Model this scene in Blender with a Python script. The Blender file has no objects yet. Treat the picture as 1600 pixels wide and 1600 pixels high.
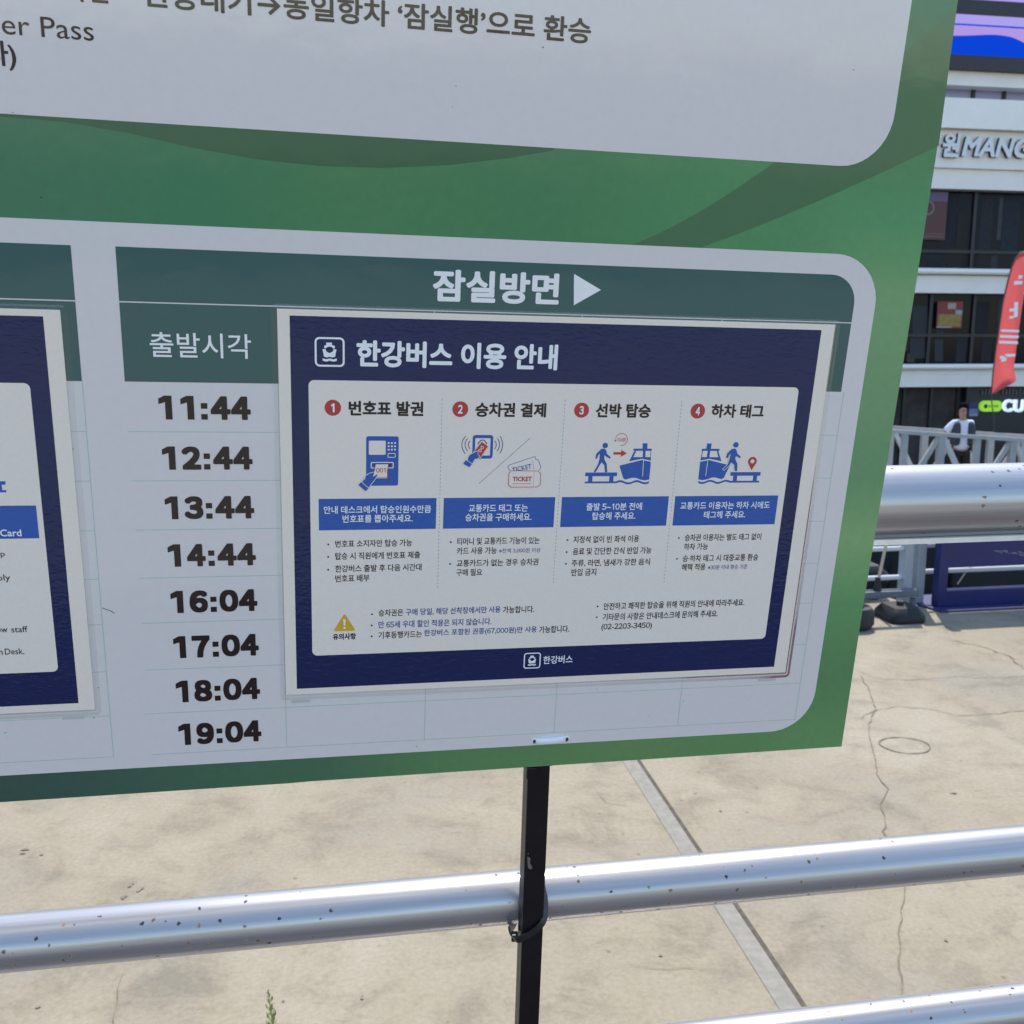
import bpy, bmesh, math, random
from mathutils import Vector, Matrix
from mathutils.geometry import tessellate_polygon

scene = bpy.context.scene
COL = scene.collection
R = math.radians
random.seed(7)

# ------------------------------------------------------------------ camera, light, exposure
EYE = Vector((0.0, 0.0, 1.45))
PITCH = R(9.4928)
FPX = 1525.0                      # focal length in pixels of the 1600 px photograph
cam = bpy.data.cameras.new('camera')
cam.sensor_width = 36.0
cam.lens = 36.0 * FPX / 1600.0
cam.clip_start = 0.01
cam.clip_end = 3000.0
cam.dof.use_dof = True
cam.dof.focus_distance = 0.76
cam.dof.aperture_fstop = 22.0
camera = bpy.data.objects.new('camera', cam)
camera.location = EYE
camera.rotation_euler = (math.pi / 2 - PITCH, 0, 0)
COL.objects.link(camera)
scene.camera = camera

SUN_ELEV, SUN_AZ = R(58.0), R(14.0)     # azimuth from straight ahead (+Y) towards +X
world = bpy.data.worlds.new('World')
scene.world = world
world.use_nodes = True
wn = world.node_tree.nodes
sky = wn.new('ShaderNodeTexSky')
sky.sky_type = 'NISHITA'
sky.sun_disc = False
sky.sun_elevation = SUN_ELEV
sky.sun_rotation = SUN_AZ
sky.air_density = 1.0
sky.dust_density = 0.6
world.node_tree.links.new(sky.outputs[0], wn['Background'].inputs[0])
wn['Background'].inputs[1].default_value = 0.15

sun = bpy.data.lights.new('sun', 'SUN')
sun.energy = 2.6
sun.angle = R(0.53)
sun.color = (1.0, 0.92, 0.80)
sun_ob = bpy.data.objects.new('sun', sun)
SUN_DIR = Vector((math.cos(SUN_ELEV) * math.sin(SUN_AZ), math.cos(SUN_ELEV) * math.cos(SUN_AZ), math.sin(SUN_ELEV)))
sun_ob.rotation_euler = SUN_DIR.to_track_quat('Z', 'Y').to_euler()
sun_ob.location = SUN_DIR * 50
COL.objects.link(sun_ob)

scene.view_settings.view_transform = 'Standard'
scene.view_settings.look = 'None'
scene.view_settings.exposure = 1.11
scene.view_settings.gamma = 1.0

# ------------------------------------------------------------------ helpers
_c, _s = math.cos(PITCH), math.sin(PITCH)
def ray(px, py):
    x, y = (px - 800) / FPX, (py - 800) / FPX
    return Vector((x, _c - y * _s, -_s - y * _c))
def at(px, py, depth):                     # point seen at (px, py) whose world Y is depth
    d = ray(px, py)
    return EYE + d * (depth / d.y)
def on_ground(px, py, z=0.0):
    d = ray(px, py)
    return EYE + d * ((z - EYE.z) / d.z)

def lin(c):
    return tuple((v / 12.92 if v <= 0.04045 else ((v + 0.055) / 1.055) ** 2.4) for v in [x / 255.0 for x in c])

class MB:
    """collects polygons with material slots, then links them as one mesh object"""
    def __init__(self):
        self.v, self.f, self.m, self.mats = [], [], [], []
    def slot(self, mat):
        if mat not in self.mats:
            self.mats.append(mat)
        return self.mats.index(mat)
    def poly(self, pts, mat):
        b = len(self.v)
        self.v += [tuple(p) for p in pts]
        self.f.append(tuple(range(b, b + len(pts))))
        self.m.append(self.slot(mat))
    def faces(self, verts, faces, mat):
        b = len(self.v)
        self.v += [tuple(p) for p in verts]
        k = self.slot(mat)
        for f in faces:
            self.f.append(tuple(b + i for i in f))
            self.m.append(k)
    def box(self, a, b, mat, M=None):
        (x0, y0, z0), (x1, y1, z1) = a, b
        vs = [Vector(p) for p in ((x0,y0,z0),(x1,y0,z0),(x1,y1,z0),(x0,y1,z0),(x0,y0,z1),(x1,y0,z1),(x1,y1,z1),(x0,y1,z1))]
        if M is not None:
            vs = [M @ p for p in vs]
        self.faces(vs, ((0,3,2,1),(4,5,6,7),(0,1,5,4),(1,2,6,5),(2,3,7,6),(3,0,4,7)), mat)
    def tube(self, pts, r, mat, n=16, cap=True):
        pts = [Vector(p) for p in pts]
        rs = r if isinstance(r, (list, tuple)) else [r] * len(pts)
        vs, fs = [], []
        t0 = (pts[1] - pts[0]).normalized()
        u = t0.orthogonal().normalized()
        for i, p in enumerate(pts):
            t = (pts[min(i + 1, len(pts) - 1)] - pts[max(i - 1, 0)]).normalized()
            u = (u - t * u.dot(t)).normalized()
            w = t.cross(u)
            for k in range(n):
                a = 2 * math.pi * k / n
                vs.append(p + (u * math.cos(a) + w * math.sin(a)) * rs[i])
        for i in range(len(pts) - 1):
            for k in range(n):
                a, b = i * n + k, i * n + (k + 1) % n
                fs.append((a, b, b + n, a + n))
        if cap:
            fs.append(tuple(reversed(range(n))))
            fs.append(tuple(range((len(pts) - 1) * n, len(pts) * n)))
        self.faces(vs, fs, mat)
    def extrude(self, outline, axis0, axis1, direction, mat, origin=Vector()):
        """prism: outline in (axis0, axis1), swept along direction"""
        lo = [origin + axis0 * a + axis1 * b for a, b in outline]
        n = len(lo)
        vs = lo + [p + direction for p in lo]
        fs = [tuple(reversed(range(n))), tuple(range(n, 2 * n))] + [(i, (i + 1) % n, n + (i + 1) % n, n + i) for i in range(n)]
        self.faces(vs, fs, mat)
    def build(self, name, parent=None, smooth=None, loc=None):
        me = bpy.data.meshes.new(name)
        me.from_pydata(self.v, [], self.f)
        for m in self.mats:
            me.materials.append(m)
        me.polygons.foreach_set('material_index', self.m)
        if smooth is not None:
            me.polygons.foreach_set('use_smooth', [True] * len(me.polygons))
            me.update()
            try:
                me.set_sharp_from_angle(angle=R(smooth))
            except Exception:
                pass
        me.update()
        o = bpy.data.objects.new(name, me)
        COL.objects.link(o)
        if parent is not None:
            o.parent = parent
        if loc is not None:
            o.location = loc
        return o

def build_each(mb, name, parent=None, loc=None, smooth=None):
    """one mesh object for every separate piece collected in mb"""
    root = list(range(len(mb.v)))
    def find(i):
        while root[i] != i:
            root[i] = root[root[i]]
            i = root[i]
        return i
    for f in mb.f:
        for i in f[1:]:
            root[find(i)] = find(f[0])
    groups = {}
    for f, m in zip(mb.f, mb.m):
        groups.setdefault(find(f[0]), []).append((f, m))
    out = []
    for g in groups.values():
        one = MB()
        for f, m in g:
            one.poly([mb.v[i] for i in f], mb.mats[m])
        o = one.build(name, parent, smooth, loc)
        if smooth is not None:
            bm = bmesh.new(); bm.from_mesh(o.data)
            bmesh.ops.remove_doubles(bm, verts=bm.verts, dist=1e-6)
            bm.to_mesh(o.data); bm.free()
        out.append(o)
    return out
def tag(o, label=None, cat=None, group=None, kind=None):
    if label: o['label'] = label
    if cat: o['category'] = cat
    if group: o['group'] = group
    if kind: o['kind'] = kind
    return o
def empty(name, loc=(0, 0, 0)):
    o = bpy.data.objects.new(name, None)
    o.empty_display_size = 0.1
    o.location = loc
    COL.objects.link(o)
    return o
def fix(bm_obj, width, seg=2, angle=40):
    """bevel a mesh object's sharp edges"""
    bm = bmesh.new()
    bm.from_mesh(bm_obj.data)
    bmesh.ops.remove_doubles(bm, verts=bm.verts, dist=1e-5)
    es = [e for e in bm.edges if len(e.link_faces) == 2 and e.calc_face_angle(0) > R(angle)]
    bmesh.ops.bevel(bm, geom=es, offset=width, segments=seg, profile=0.6, affect='EDGES', clamp_overlap=True)
    bm.to_mesh(bm_obj.data)
    bm.free()
    return bm_obj

# ------------------------------------------------------------------ materials
def new_mat(name):
    m = bpy.data.materials.new(name)
    m.use_nodes = True
    return m, m.node_tree.nodes, m.node_tree.links, m.node_tree.nodes['Principled BSDF']
def plain(name, col, rough=0.5, metal=0.0, spec=0.5, emit=None, noise=0.0, nscale=20.0, bump=0.0):
    m, n, l, p = new_mat(name)
    p.inputs['Base Color'].default_value = (*col, 1)
    p.inputs['Roughness'].default_value = rough
    p.inputs['Metallic'].default_value = metal
    p.inputs['Specular IOR Level'].default_value = spec
    if emit:
        p.inputs['Emission Color'].default_value = (*emit[0], 1)
        p.inputs['Emission Strength'].default_value = emit[1]
    if noise or bump:
        tc = n.new('ShaderNodeTexCoord')
        tx = n.new('ShaderNodeTexNoise')
        tx.inputs['Scale'].default_value = nscale
        tx.inputs['Detail'].default_value = 6
        tx.inputs['Roughness'].default_value = 0.65
        l.new(tc.outputs['Object'], tx.inputs['Vector'])
        if noise:
            mr = n.new('ShaderNodeMapRange')
            mr.inputs['From Min'].default_value = 0.25
            mr.inputs['From Max'].default_value = 0.75
            mr.inputs['To Min'].default_value = 1 - noise
            mr.inputs['To Max'].default_value = 1 + noise
            l.new(tx.outputs['Fac'], mr.inputs['Value'])
            mx = n.new('ShaderNodeVectorMath')
            mx.operation = 'SCALE'
            mx.inputs[0].default_value = col
            l.new(mr.outputs[0], mx.inputs['Scale'])
            l.new(mx.outputs[0], p.inputs['Base Color'])
        if bump:
            bp = n.new('ShaderNodeBump')
            bp.inputs['Strength'].default_value = bump
            bp.inputs['Distance'].default_value = 0.01
            l.new(tx.outputs['Fac'], bp.inputs['Height'])
            l.new(bp.outputs[0], p.inputs['Normal'])
    return m

_prints = {}
WHITE_REF = lin((172, 175, 187))
WHITE_ALB = (0.765, 0.71, 0.68)             # white board print
def ink(rgb, film=False, alb=None):
    """printed colour on the board (or under the laminate), given as it looks beside the white print"""
    key = (tuple(rgb) if rgb else alb, film)
    if key in _prints:
        return _prints[key]
    if alb is None:
        c = lin(rgb)
        alb = tuple(max(0.004, WHITE_ALB[i] * c[i] / WHITE_REF[i] - 0.012) for i in range(3))
    m, n, l, p = new_mat('laminated_ink' if film else 'board_ink')
    p.inputs['Roughness'].default_value = 0.6
    p.inputs['Specular IOR Level'].default_value = 0.1
    p.inputs['Coat Weight'].default_value = 1.0
    p.inputs['Coat Roughness'].default_value = 0.06 if film else 0.09
    tc = n.new('ShaderNodeTexCoord')
    # paper mottling in the print
    t0 = n.new('ShaderNodeTexNoise'); t0.inputs['Scale'].default_value = 420 if film else 160
    t0.inputs['Detail'].default_value = 4
    l.new(tc.outputs['Object'], t0.inputs['Vector'])
    mr = n.new('ShaderNodeMapRange')
    mr.inputs['From Min'].default_value = 0.3; mr.inputs['From Max'].default_value = 0.7
    mr.inputs['To Min'].default_value = 0.98 if film else 0.985; mr.inputs['To Max'].default_value = 1.02 if film else 1.015
    l.new(t0.outputs['Fac'], mr.inputs['Value'])
    sc = n.new('ShaderNodeVectorMath'); sc.operation = 'SCALE'
    sc.inputs[0].default_value = alb
    l.new(mr.outputs[0], sc.inputs['Scale'])
    l.new(sc.outputs[0], p.inputs['Base Color'])
    film_bump(n, l, p, tc, film)
    _prints[key] = m
    return m
def film_bump(n, l, p, tc, film):
    t1 = n.new('ShaderNodeTexNoise'); t1.inputs['Scale'].default_value = 210 if film else 55
    t1.inputs['Detail'].default_value = 3; t1.inputs['Distortion'].default_value = 0.7
    mp = n.new('ShaderNodeMapping'); mp.inputs['Scale'].default_value = (0.7, 1.3, 1)
    l.new(tc.outputs['Object'], mp.inputs['Vector']); l.new(mp.outputs[0], t1.inputs['Vector'])
    t2 = n.new('ShaderNodeTexNoise'); t2.inputs['Scale'].default_value = 14; t2.inputs['Detail'].default_value = 2
    l.new(tc.outputs['Object'], t2.inputs['Vector'])
    b1 = n.new('ShaderNodeBump'); b1.inputs['Strength'].default_value = 1.0
    b1.inputs['Distance'].default_value = 0.00030 if film else 0.00005
    b2 = n.new('ShaderNodeBump'); b2.inputs['Strength'].default_value = 1.0
    b2.inputs['Distance'].default_value = 0.0008 if film else 0.0005
    l.new(t1.outputs['Fac'], b1.inputs['Height']); l.new(t2.outputs['Fac'], b2.inputs['Height'])
    l.new(b2.outputs[0], b1.inputs['Normal']); l.new(b1.outputs[0], p.inputs['Coat Normal'])

def ramp(n, fac_socket, l, stops):
    r = n.new('ShaderNodeValToRGB')
    e = r.color_ramp.elements
    while len(e) < len(stops):
        e.new(0.5)
    for i, (p, c) in enumerate(stops):
        e[i].position = p
        e[i].color = (*c, 1) if len(c) == 3 else c
    l.new(fac_socket, r.inputs[0])
    return r
def noise(n, l, vec, scale, detail=6, rough=0.6, dist=0.0):
    t = n.new('ShaderNodeTexNoise')
    t.inputs['Scale'].default_value = scale
    t.inputs['Detail'].default_value = detail
    t.inputs['Roughness'].default_value = rough
    t.inputs['Distortion'].default_value = dist
    l.new(vec, t.inputs['Vector'])
    return t
def mix(n, l, kind, fac, a, b):
    m = n.new('ShaderNodeMix'); m.data_type = 'RGBA'; m.blend_type = kind
    for sock, val in ((m.inputs[0], fac), (m.inputs[6], a), (m.inputs[7], b)):
        if hasattr(val, 'is_output'): l.new(val, sock)
        elif isinstance(val, (int, float)): sock.default_value = val
        else: sock.default_value = (*val, 1)
    return m.outputs[2]

def concrete_mat():
    m, n, l, p = new_mat('weathered_concrete')
    tc = n.new('ShaderNodeTexCoord'); v = tc.outputs['Object']
    big = noise(n, l, v, 0.9, 5, 0.6, 0.8)
    c = ramp(n, big.outputs['Fac'], l, [(0.34, (0.242, 0.219, 0.170)), (0.5, (0.272, 0.237, 0.170)), (0.64, (0.298, 0.266, 0.198))]).outputs[0]
    mid = noise(n, l, v, 4.5, 7, 0.7, 0.4)
    g = ramp(n, mid.outputs['Fac'], l, [(0.34, (0.76, 0.765, 0.78)), (0.5, (1, 1, 1)), (0.70, (1.07, 1.09, 1.14))]).outputs[0]
    c = mix(n, l, 'MULTIPLY', 1.0, c, g)
    fine = noise(n, l, v, 70, 8, 0.75)
    f = ramp(n, fine.outputs['Fac'], l, [(0.3, (0.76, 0.755, 0.74)), (0.62, (1.09, 1.09, 1.09))]).outputs[0]
    c = mix(n, l, 'MULTIPLY', 0.8, c, f)
    grit = noise(n, l, v, 330, 3, 0.7)
    gg = ramp(n, grit.outputs['Fac'], l, [(0.28, (0.80, 0.79, 0.77)), (0.42, (1, 1, 1)), (0.66, (1.0, 1.0, 1.0)), (0.78, (1.12, 1.12, 1.12))]).outputs[0]
    c = mix(n, l, 'MULTIPLY', 0.9, c, gg)
    # streaky dark trowel and foot marks
    mp = n.new('ShaderNodeMapping'); mp.inputs['Scale'].default_value = (2.2, 6.0, 1); mp.inputs['Rotation'].default_value = (0, 0, R(12))
    l.new(v, mp.inputs['Vector'])
    st = noise(n, l, mp.outputs[0], 1.7, 9, 0.72, 1.2)
    s = ramp(n, st.outputs['Fac'], l, [(0.56, (1, 1, 1)), (0.68, (0.76, 0.74, 0.72)), (0.78, (0.6, 0.58, 0.56))]).outputs[0]
    c = mix(n, l, 'MULTIPLY', 0.5, c, s)
    # small spots
    vo = n.new('ShaderNodeTexVoronoi'); vo.inputs['Scale'].default_value = 9.0
    l.new(v, vo.inputs['Vector'])
    sp = ramp(n, vo.outputs['Distance'], l, [(0.035, (0.45, 0.42, 0.4)), (0.075, (1, 1, 1))]).outputs[0]
    c = mix(n, l, 'MULTIPLY', 0.6, c, sp)
    l.new(c, p.inputs['Base Color'])
    p.inputs['Roughness'].default_value = 0.85
    p.inputs['Specular IOR Level'].default_value = 0.25
    bp = n.new('ShaderNodeBump'); bp.inputs['Strength'].default_value = 0.12; bp.inputs['Distance'].default_value = 0.003
    l.new(fine.outputs['Fac'], bp.inputs['Height']); l.new(bp.outputs[0], p.inputs['Normal'])
    return m
def rail_mat():
    m, n, l, p = new_mat('speckled_aluminium')
    tc = n.new('ShaderNodeTexCoord'); v = tc.outputs['Object']
    vo = n.new('ShaderNodeTexVoronoi'); vo.inputs['Scale'].default_value = 105.0
    wob = noise(n, l, v, 260, 2)
    wsc = n.new('ShaderNodeVectorMath'); wsc.operation = 'SCALE'; wsc.inputs['Scale'].default_value = 0.005
    l.new(wob.outputs['Color'], wsc.inputs[0])
    wad = n.new('ShaderNodeVectorMath'); wad.operation = 'ADD'
    l.new(v, wad.inputs[0]); l.new(wsc.outputs[0], wad.inputs[1])
    l.new(wad.outputs[0], vo.inputs['Vector'])
    d = ramp(n, vo.outputs['Distance'], l, [(0.15, (1, 1, 1)), (0.21, (0, 0, 0))]).outputs[0]
    sep = n.new('ShaderNodeSeparateColor'); l.new(vo.outputs['Color'], sep.inputs[0])
    pick = n.new('ShaderNodeMath'); pick.operation = 'GREATER_THAN'; pick.inputs[1].default_value = 0.62
    l.new(sep.outputs[0], pick.inputs[0])
    clus = noise(n, l, v, 9, 2)
    pick2 = n.new('ShaderNodeMath'); pick2.operation = 'GREATER_THAN'; pick2.inputs[1].default_value = 0.47
    l.new(clus.outputs['Fac'], pick2.inputs[0])
    mu = n.new('ShaderNodeMath'); mu.operation = 'MULTIPLY'; l.new(pick.outputs[0], mu.inputs[0]); l.new(pick2.outputs[0], mu.inputs[1])
    mu2 = n.new('ShaderNodeMath'); mu2.operation = 'MULTIPLY'; l.new(mu.outputs[0], mu2.inputs[0]); l.new(d, mu2.inputs[1])
    # long faint scratches
    mp = n.new('ShaderNodeMapping'); mp.inputs['Scale'].default_value = (4, 260, 260); l.new(v, mp.inputs['Vector'])
    br = noise(n, l, mp.outputs[0], 1.0, 3, 0.6)
    base = ramp(n, br.outputs['Fac'], l, [(0.3, (0.41, 0.405, 0.405)), (0.7, (0.49, 0.485, 0.485))]).outputs[0]
    rust = ramp(n, sep.outputs[1], l, [(0.55, (0.05, 0.04, 0.04)), (0.85, (0.30, 0.20, 0.10))]).outputs[0]
    l.new(mix(n, l, 'MIX', mu2.outputs[0], base, rust), p.inputs['Base Color'])
    inv = n.new('ShaderNodeMath'); inv.operation = 'SUBTRACT'; inv.inputs[0].default_value = 1.0
    inv.inputs[0].default_value = 0.62
    l.new(mu2.outputs[0], inv.inputs[1]); l.new(inv.outputs[0], p.inputs['Metallic'])
    p.inputs['Roughness'].default_value = 0.30
    return m
def clear_film():
    m, n, l, p = new_mat('clear_film')
    out = n['Material Output']
    tr = n.new('ShaderNodeBsdfTransparent'); tr.inputs[0].default_value = (0.97, 0.975, 0.975, 1)
    gl = n.new('ShaderNodeBsdfGlossy'); gl.inputs['Roughness'].default_value = 0.12
    fr = n.new('ShaderNodeFresnel'); fr.inputs[0].default_value = 1.5
    ms = n.new('ShaderNodeMixShader')
    l.new(fr.outputs[0], ms.inputs[0]); l.new(tr.outputs[0], ms.inputs[1]); l.new(gl.outputs[0], ms.inputs[2])
    l.new(ms.outputs[0], out.inputs[0])
    return m

# ------------------------------------------------------------------ lettering (built-in font outlines turned into meshes)
_gl = {}
def _text_mesh(s, res):
    cu = bpy.data.curves.new('glyph', 'FONT')
    cu.body = s
    cu.size = 1.0
    cu.resolution_u = res
    o = bpy.data.objects.new('glyph', cu)
    COL.objects.link(o)
    dg = bpy.context.evaluated_depsgraph_get()
    me = bpy.data.meshes.new_from_object(o.evaluated_get(dg))
    vs = [(v.co.x, v.co.y) for v in me.vertices]
    fs = [tuple(p.vertices) for p in me.polygons]
    bpy.data.objects.remove(o)
    bpy.data.curves.remove(cu)
    bpy.data.meshes.remove(me)
    return vs, fs
def glyph(ch, res=3):
    if (ch, res) in _gl:
        return _gl[(ch, res)]
    src, shift = ch, 0.0
    if ch.isdigit():
        src = chr(0xFF10 + ord(ch) - 48)          # wide digit forms have flagged ones
    if ch == '1':                                 # flagged one without a foot
        pts = [(.30, 0), (.39, 0), (.39, .733), (.325, .733), (.15, .60), (.15, .515), (.30, .62)]
        _gl[(ch, res)] = ([(x - .02, y) for x, y in pts], [tuple(t) for t in tessellate_polygon([[Vector((x, y, 0)) for x, y in pts]])], .555)
        return _gl[(ch, res)]
    vs, fs = _text_mesh(src, res) if ch != ' ' else ([], [])
    if ch == ' ':
        adv = 0.27
    else:
        w0 = max(x for x, y in _text_mesh('||', 1)[0])
        w1 = max(x for x, y in _text_mesh('|' + src + '|', 1)[0])
        adv = w1 - w0
        if ch.isdigit():
            shift = -adv * 0.215
            adv *= 0.585
    vs = [(x + shift, y) for x, y in vs]
    _gl[(ch, res)] = (vs, fs, adv)
    return _gl[(ch, res)]
STYLES = {'regular': 0.006, 'medium': 0.016, 'semi': 0.022, 'bold': 0.036, 'heavy': 0.058, 'thin': 0.0}
def letters(mb, s, x0, x1, y0, y1, z, mat, weight='medium', res=3, unit=0.001, spacing=0.0, dz=6e-6, shear=0.0):
    """write s so that its inked box fills x0..x1, y0..y1 (board millimetres, y down)"""
    vs, fs, x = [], [], 0.0
    for ch in s:
        gv, gf, adv = glyph(ch, res)
        b = len(vs)
        vs += [(px + x + shear * py, py) for px, py in gv]
        fs += [tuple(b + i for i in f) for f in gf]
        x += adv + spacing
    if not vs:
        return
    r = STYLES[weight]
    ax, bx = min(v[0] for v in vs) - r, max(v[0] for v in vs) + r
    ay, by = min(v[1] for v in vs) - r, max(v[1] for v in vs) + r
    sx, sy = (x1 - x0) / (bx - ax), (y1 - y0) / (by - ay)
    dirs = [(0, 0)]
    if r > 0:
        k = 8 if r < 0.02 else (12 if r < 0.045 else 24)
        sq = (lambda v: math.copysign(abs(v) ** .45, v)) if weight == 'heavy' else (lambda v: v)
        dirs += [(r * sq(math.cos(2 * math.pi * i / k)), r * sq(math.sin(2 * math.pi * i / k))) for i in range(k)]
    for i, (dx, dy) in enumerate(dirs):
        mb.faces([((x0 + (px + dx - ax) * sx) * unit, -(y1 - (py + dy - ay) * sy) * unit, z + i * dz) for px, py in vs], fs, mat)

# flat shapes on the board; coordinates in millimetres, y down
def mm(p, z):
    return (p[0] * 0.001, -p[1] * 0.001, z)
def rrect(x0, y0, x1, y1, r, n=10):
    """rounded rectangle outline; r is one radius or (tl, tr, br, bl)"""
    rs = r if isinstance(r, (tuple, list)) else (r,) * 4
    out = []
    for (cx, cy, a0), rr in zip(((x0, y0, 180), (x1, y0, 270), (x1, y1, 0), (x0, y1, 90)), rs):
        if rr <= 0:
            out.append((cx, cy)); continue
        ox = cx + rr if cx == x0 else cx - rr
        oy = cy + rr if cy == y0 else cy - rr
        for i in range(n + 1):
            a = R(a0 + 90 * i / n)
            out.append((ox + rr * math.cos(a), oy + rr * math.sin(a)))
    return out
def circle(cx, cy, r, n=32):
    return [(cx + r * math.cos(2 * math.pi * i / n), cy + r * math.sin(2 * math.pi * i / n)) for i in range(n)]
def fill(mb, pts, z, mat):
    mb.poly([mm(p, z) for p in reversed(pts)], mat)
def fill_concave(mb, pts, z, mat):
    tris = tessellate_polygon([[Vector((p[0], p[1], 0)) for p in pts]])
    vs = [mm(p, z) for p in pts]
    out = []
    for t in tris:
        a, b, c = (Vector(vs[i]) for i in t)
        out.append(t if (b - a).cross(c - a).z > 0 else (t[0], t[2], t[1]))
    mb.faces(vs, out, mat)
def ring(mb, outer, inner, z, mat):
    n = len(outer)
    vs = [mm(p, z) for p in outer] + [mm(p, z) for p in inner]
    mb.faces(vs, [(i, n + i, n + (i + 1) % n, (i + 1) % n) for i in range(n)], mat)
def stroke(mb, pts, w, z, mat, closed=False):
    P = [Vector((p[0], p[1])) for p in pts]
    n = len(P)
    L, Rr = [], []
    for i, p in enumerate(P):
        if closed:
            a, b = P[(i - 1) % n], P[(i + 1) % n]
        else:
            a, b = P[max(i - 1, 0)], P[min(i + 1, n - 1)]
        d1 = (p - a).normalized() if (p - a).length > 1e-6 else (b - p).normalized()
        d2 = (b - p).normalized() if (b - p).length > 1e-6 else d1
        t = (d1 + d2)
        t = t.normalized() if t.length > 1e-3 else d1
        nrm = Vector((-t.y, t.x))
        k = 1.0 / max(0.5, nrm.dot(Vector((-d2.y, d2.x))))
        L.append(p + nrm * w / 2 * k)
        Rr.append(p - nrm * w / 2 * k)
    vs = [mm(p, z) for p in L] + [mm(p, z) for p in Rr]
    m = n if closed else n - 1
    mb.faces(vs, [(i, (i + 1) % n, n + (i + 1) % n, n + i) for i in range(m)], mat)
def arc3(a, b, c, n=10):
    """smooth curve through three points"""
    out = []
    for i in range(n + 1):
        t = i / n
        w0, w1, w2 = 2 * (t - .5) * (t - 1), -4 * t * (t - 1), 2 * t * (t - .5)
        out.append((a[0] * w0 + b[0] * w1 + c[0] * w2, a[1] * w0 + b[1] * w1 + c[1] * w2))
    return out
def smooth_loop(pts, n=4):
    """closed Catmull-Rom through the points"""
    out, k = [], len(pts)
    for i in range(k):
        p0, p1, p2, p3 = (Vector(pts[(i + j - 1) % k]) for j in range(4))
        for q in range(n):
            t = q / n
            v = 0.5 * ((2 * p1) + (p2 - p0) * t + (2 * p0 - 5 * p1 + 4 * p2 - p3) * t * t + (3 * p1 - p0 - 3 * p2 + p3) * t ** 3)
            out.append((v.x, v.y))
    return out

# ------------------------------------------------------------------ what is printed: text, then left, right, top, bottom in millimetres from the notice's corner
BOARD_TEXT = [
    ('heading', '잠실방면', 107.5, 199.5, -30.5, -8.1, 'white_bold'),
    ('column', '출발시각', -85.1, -18.1, 18.1, 35.2, 'white_thin'),
    ('time', '11:44', -81.8, -19.8, 61.8, 78.7, 'black_heavy'),
    ('time', '12:44', -81.4, -19.7, 98.1, 115.1, 'black_heavy'),
    ('time', '13:44', -81.6, -19.6, 134.9, 152.1, 'black_heavy'),
    ('time', '14:44', -81.6, -19.5, 171.3, 188.7, 'black_heavy'),
    ('time', '16:04', -81.6, -19.5, 207.8, 225.5, 'black_heavy'),
    ('time', '17:04', -81.6, -19.5, 244.3, 262.4, 'black_heavy'),
    ('time', '18:04', -81.7, -19.6, 281.3, 299.6, 'black_heavy'),
    ('time', '19:04', -81.7, -19.6, 318.1, 336.7, 'black_heavy'),
    ('top', '환승대기→동일항차 ‘잠실행’으로 환승', -76.5, 210.6, -198.0, -182.3, 'black_mid'),
    ('top2', '하선', -122.1, -97.0, -196.9, -182.0, 'black_mid'),
    ('pass', 'er Pass', -159.6, -106.9, -172.0, -160.5, 'black_thin'),
    ('paren', '하차)', -184.6, -153.1, -156.8, -140.2, 'black_mid'),
]
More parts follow.
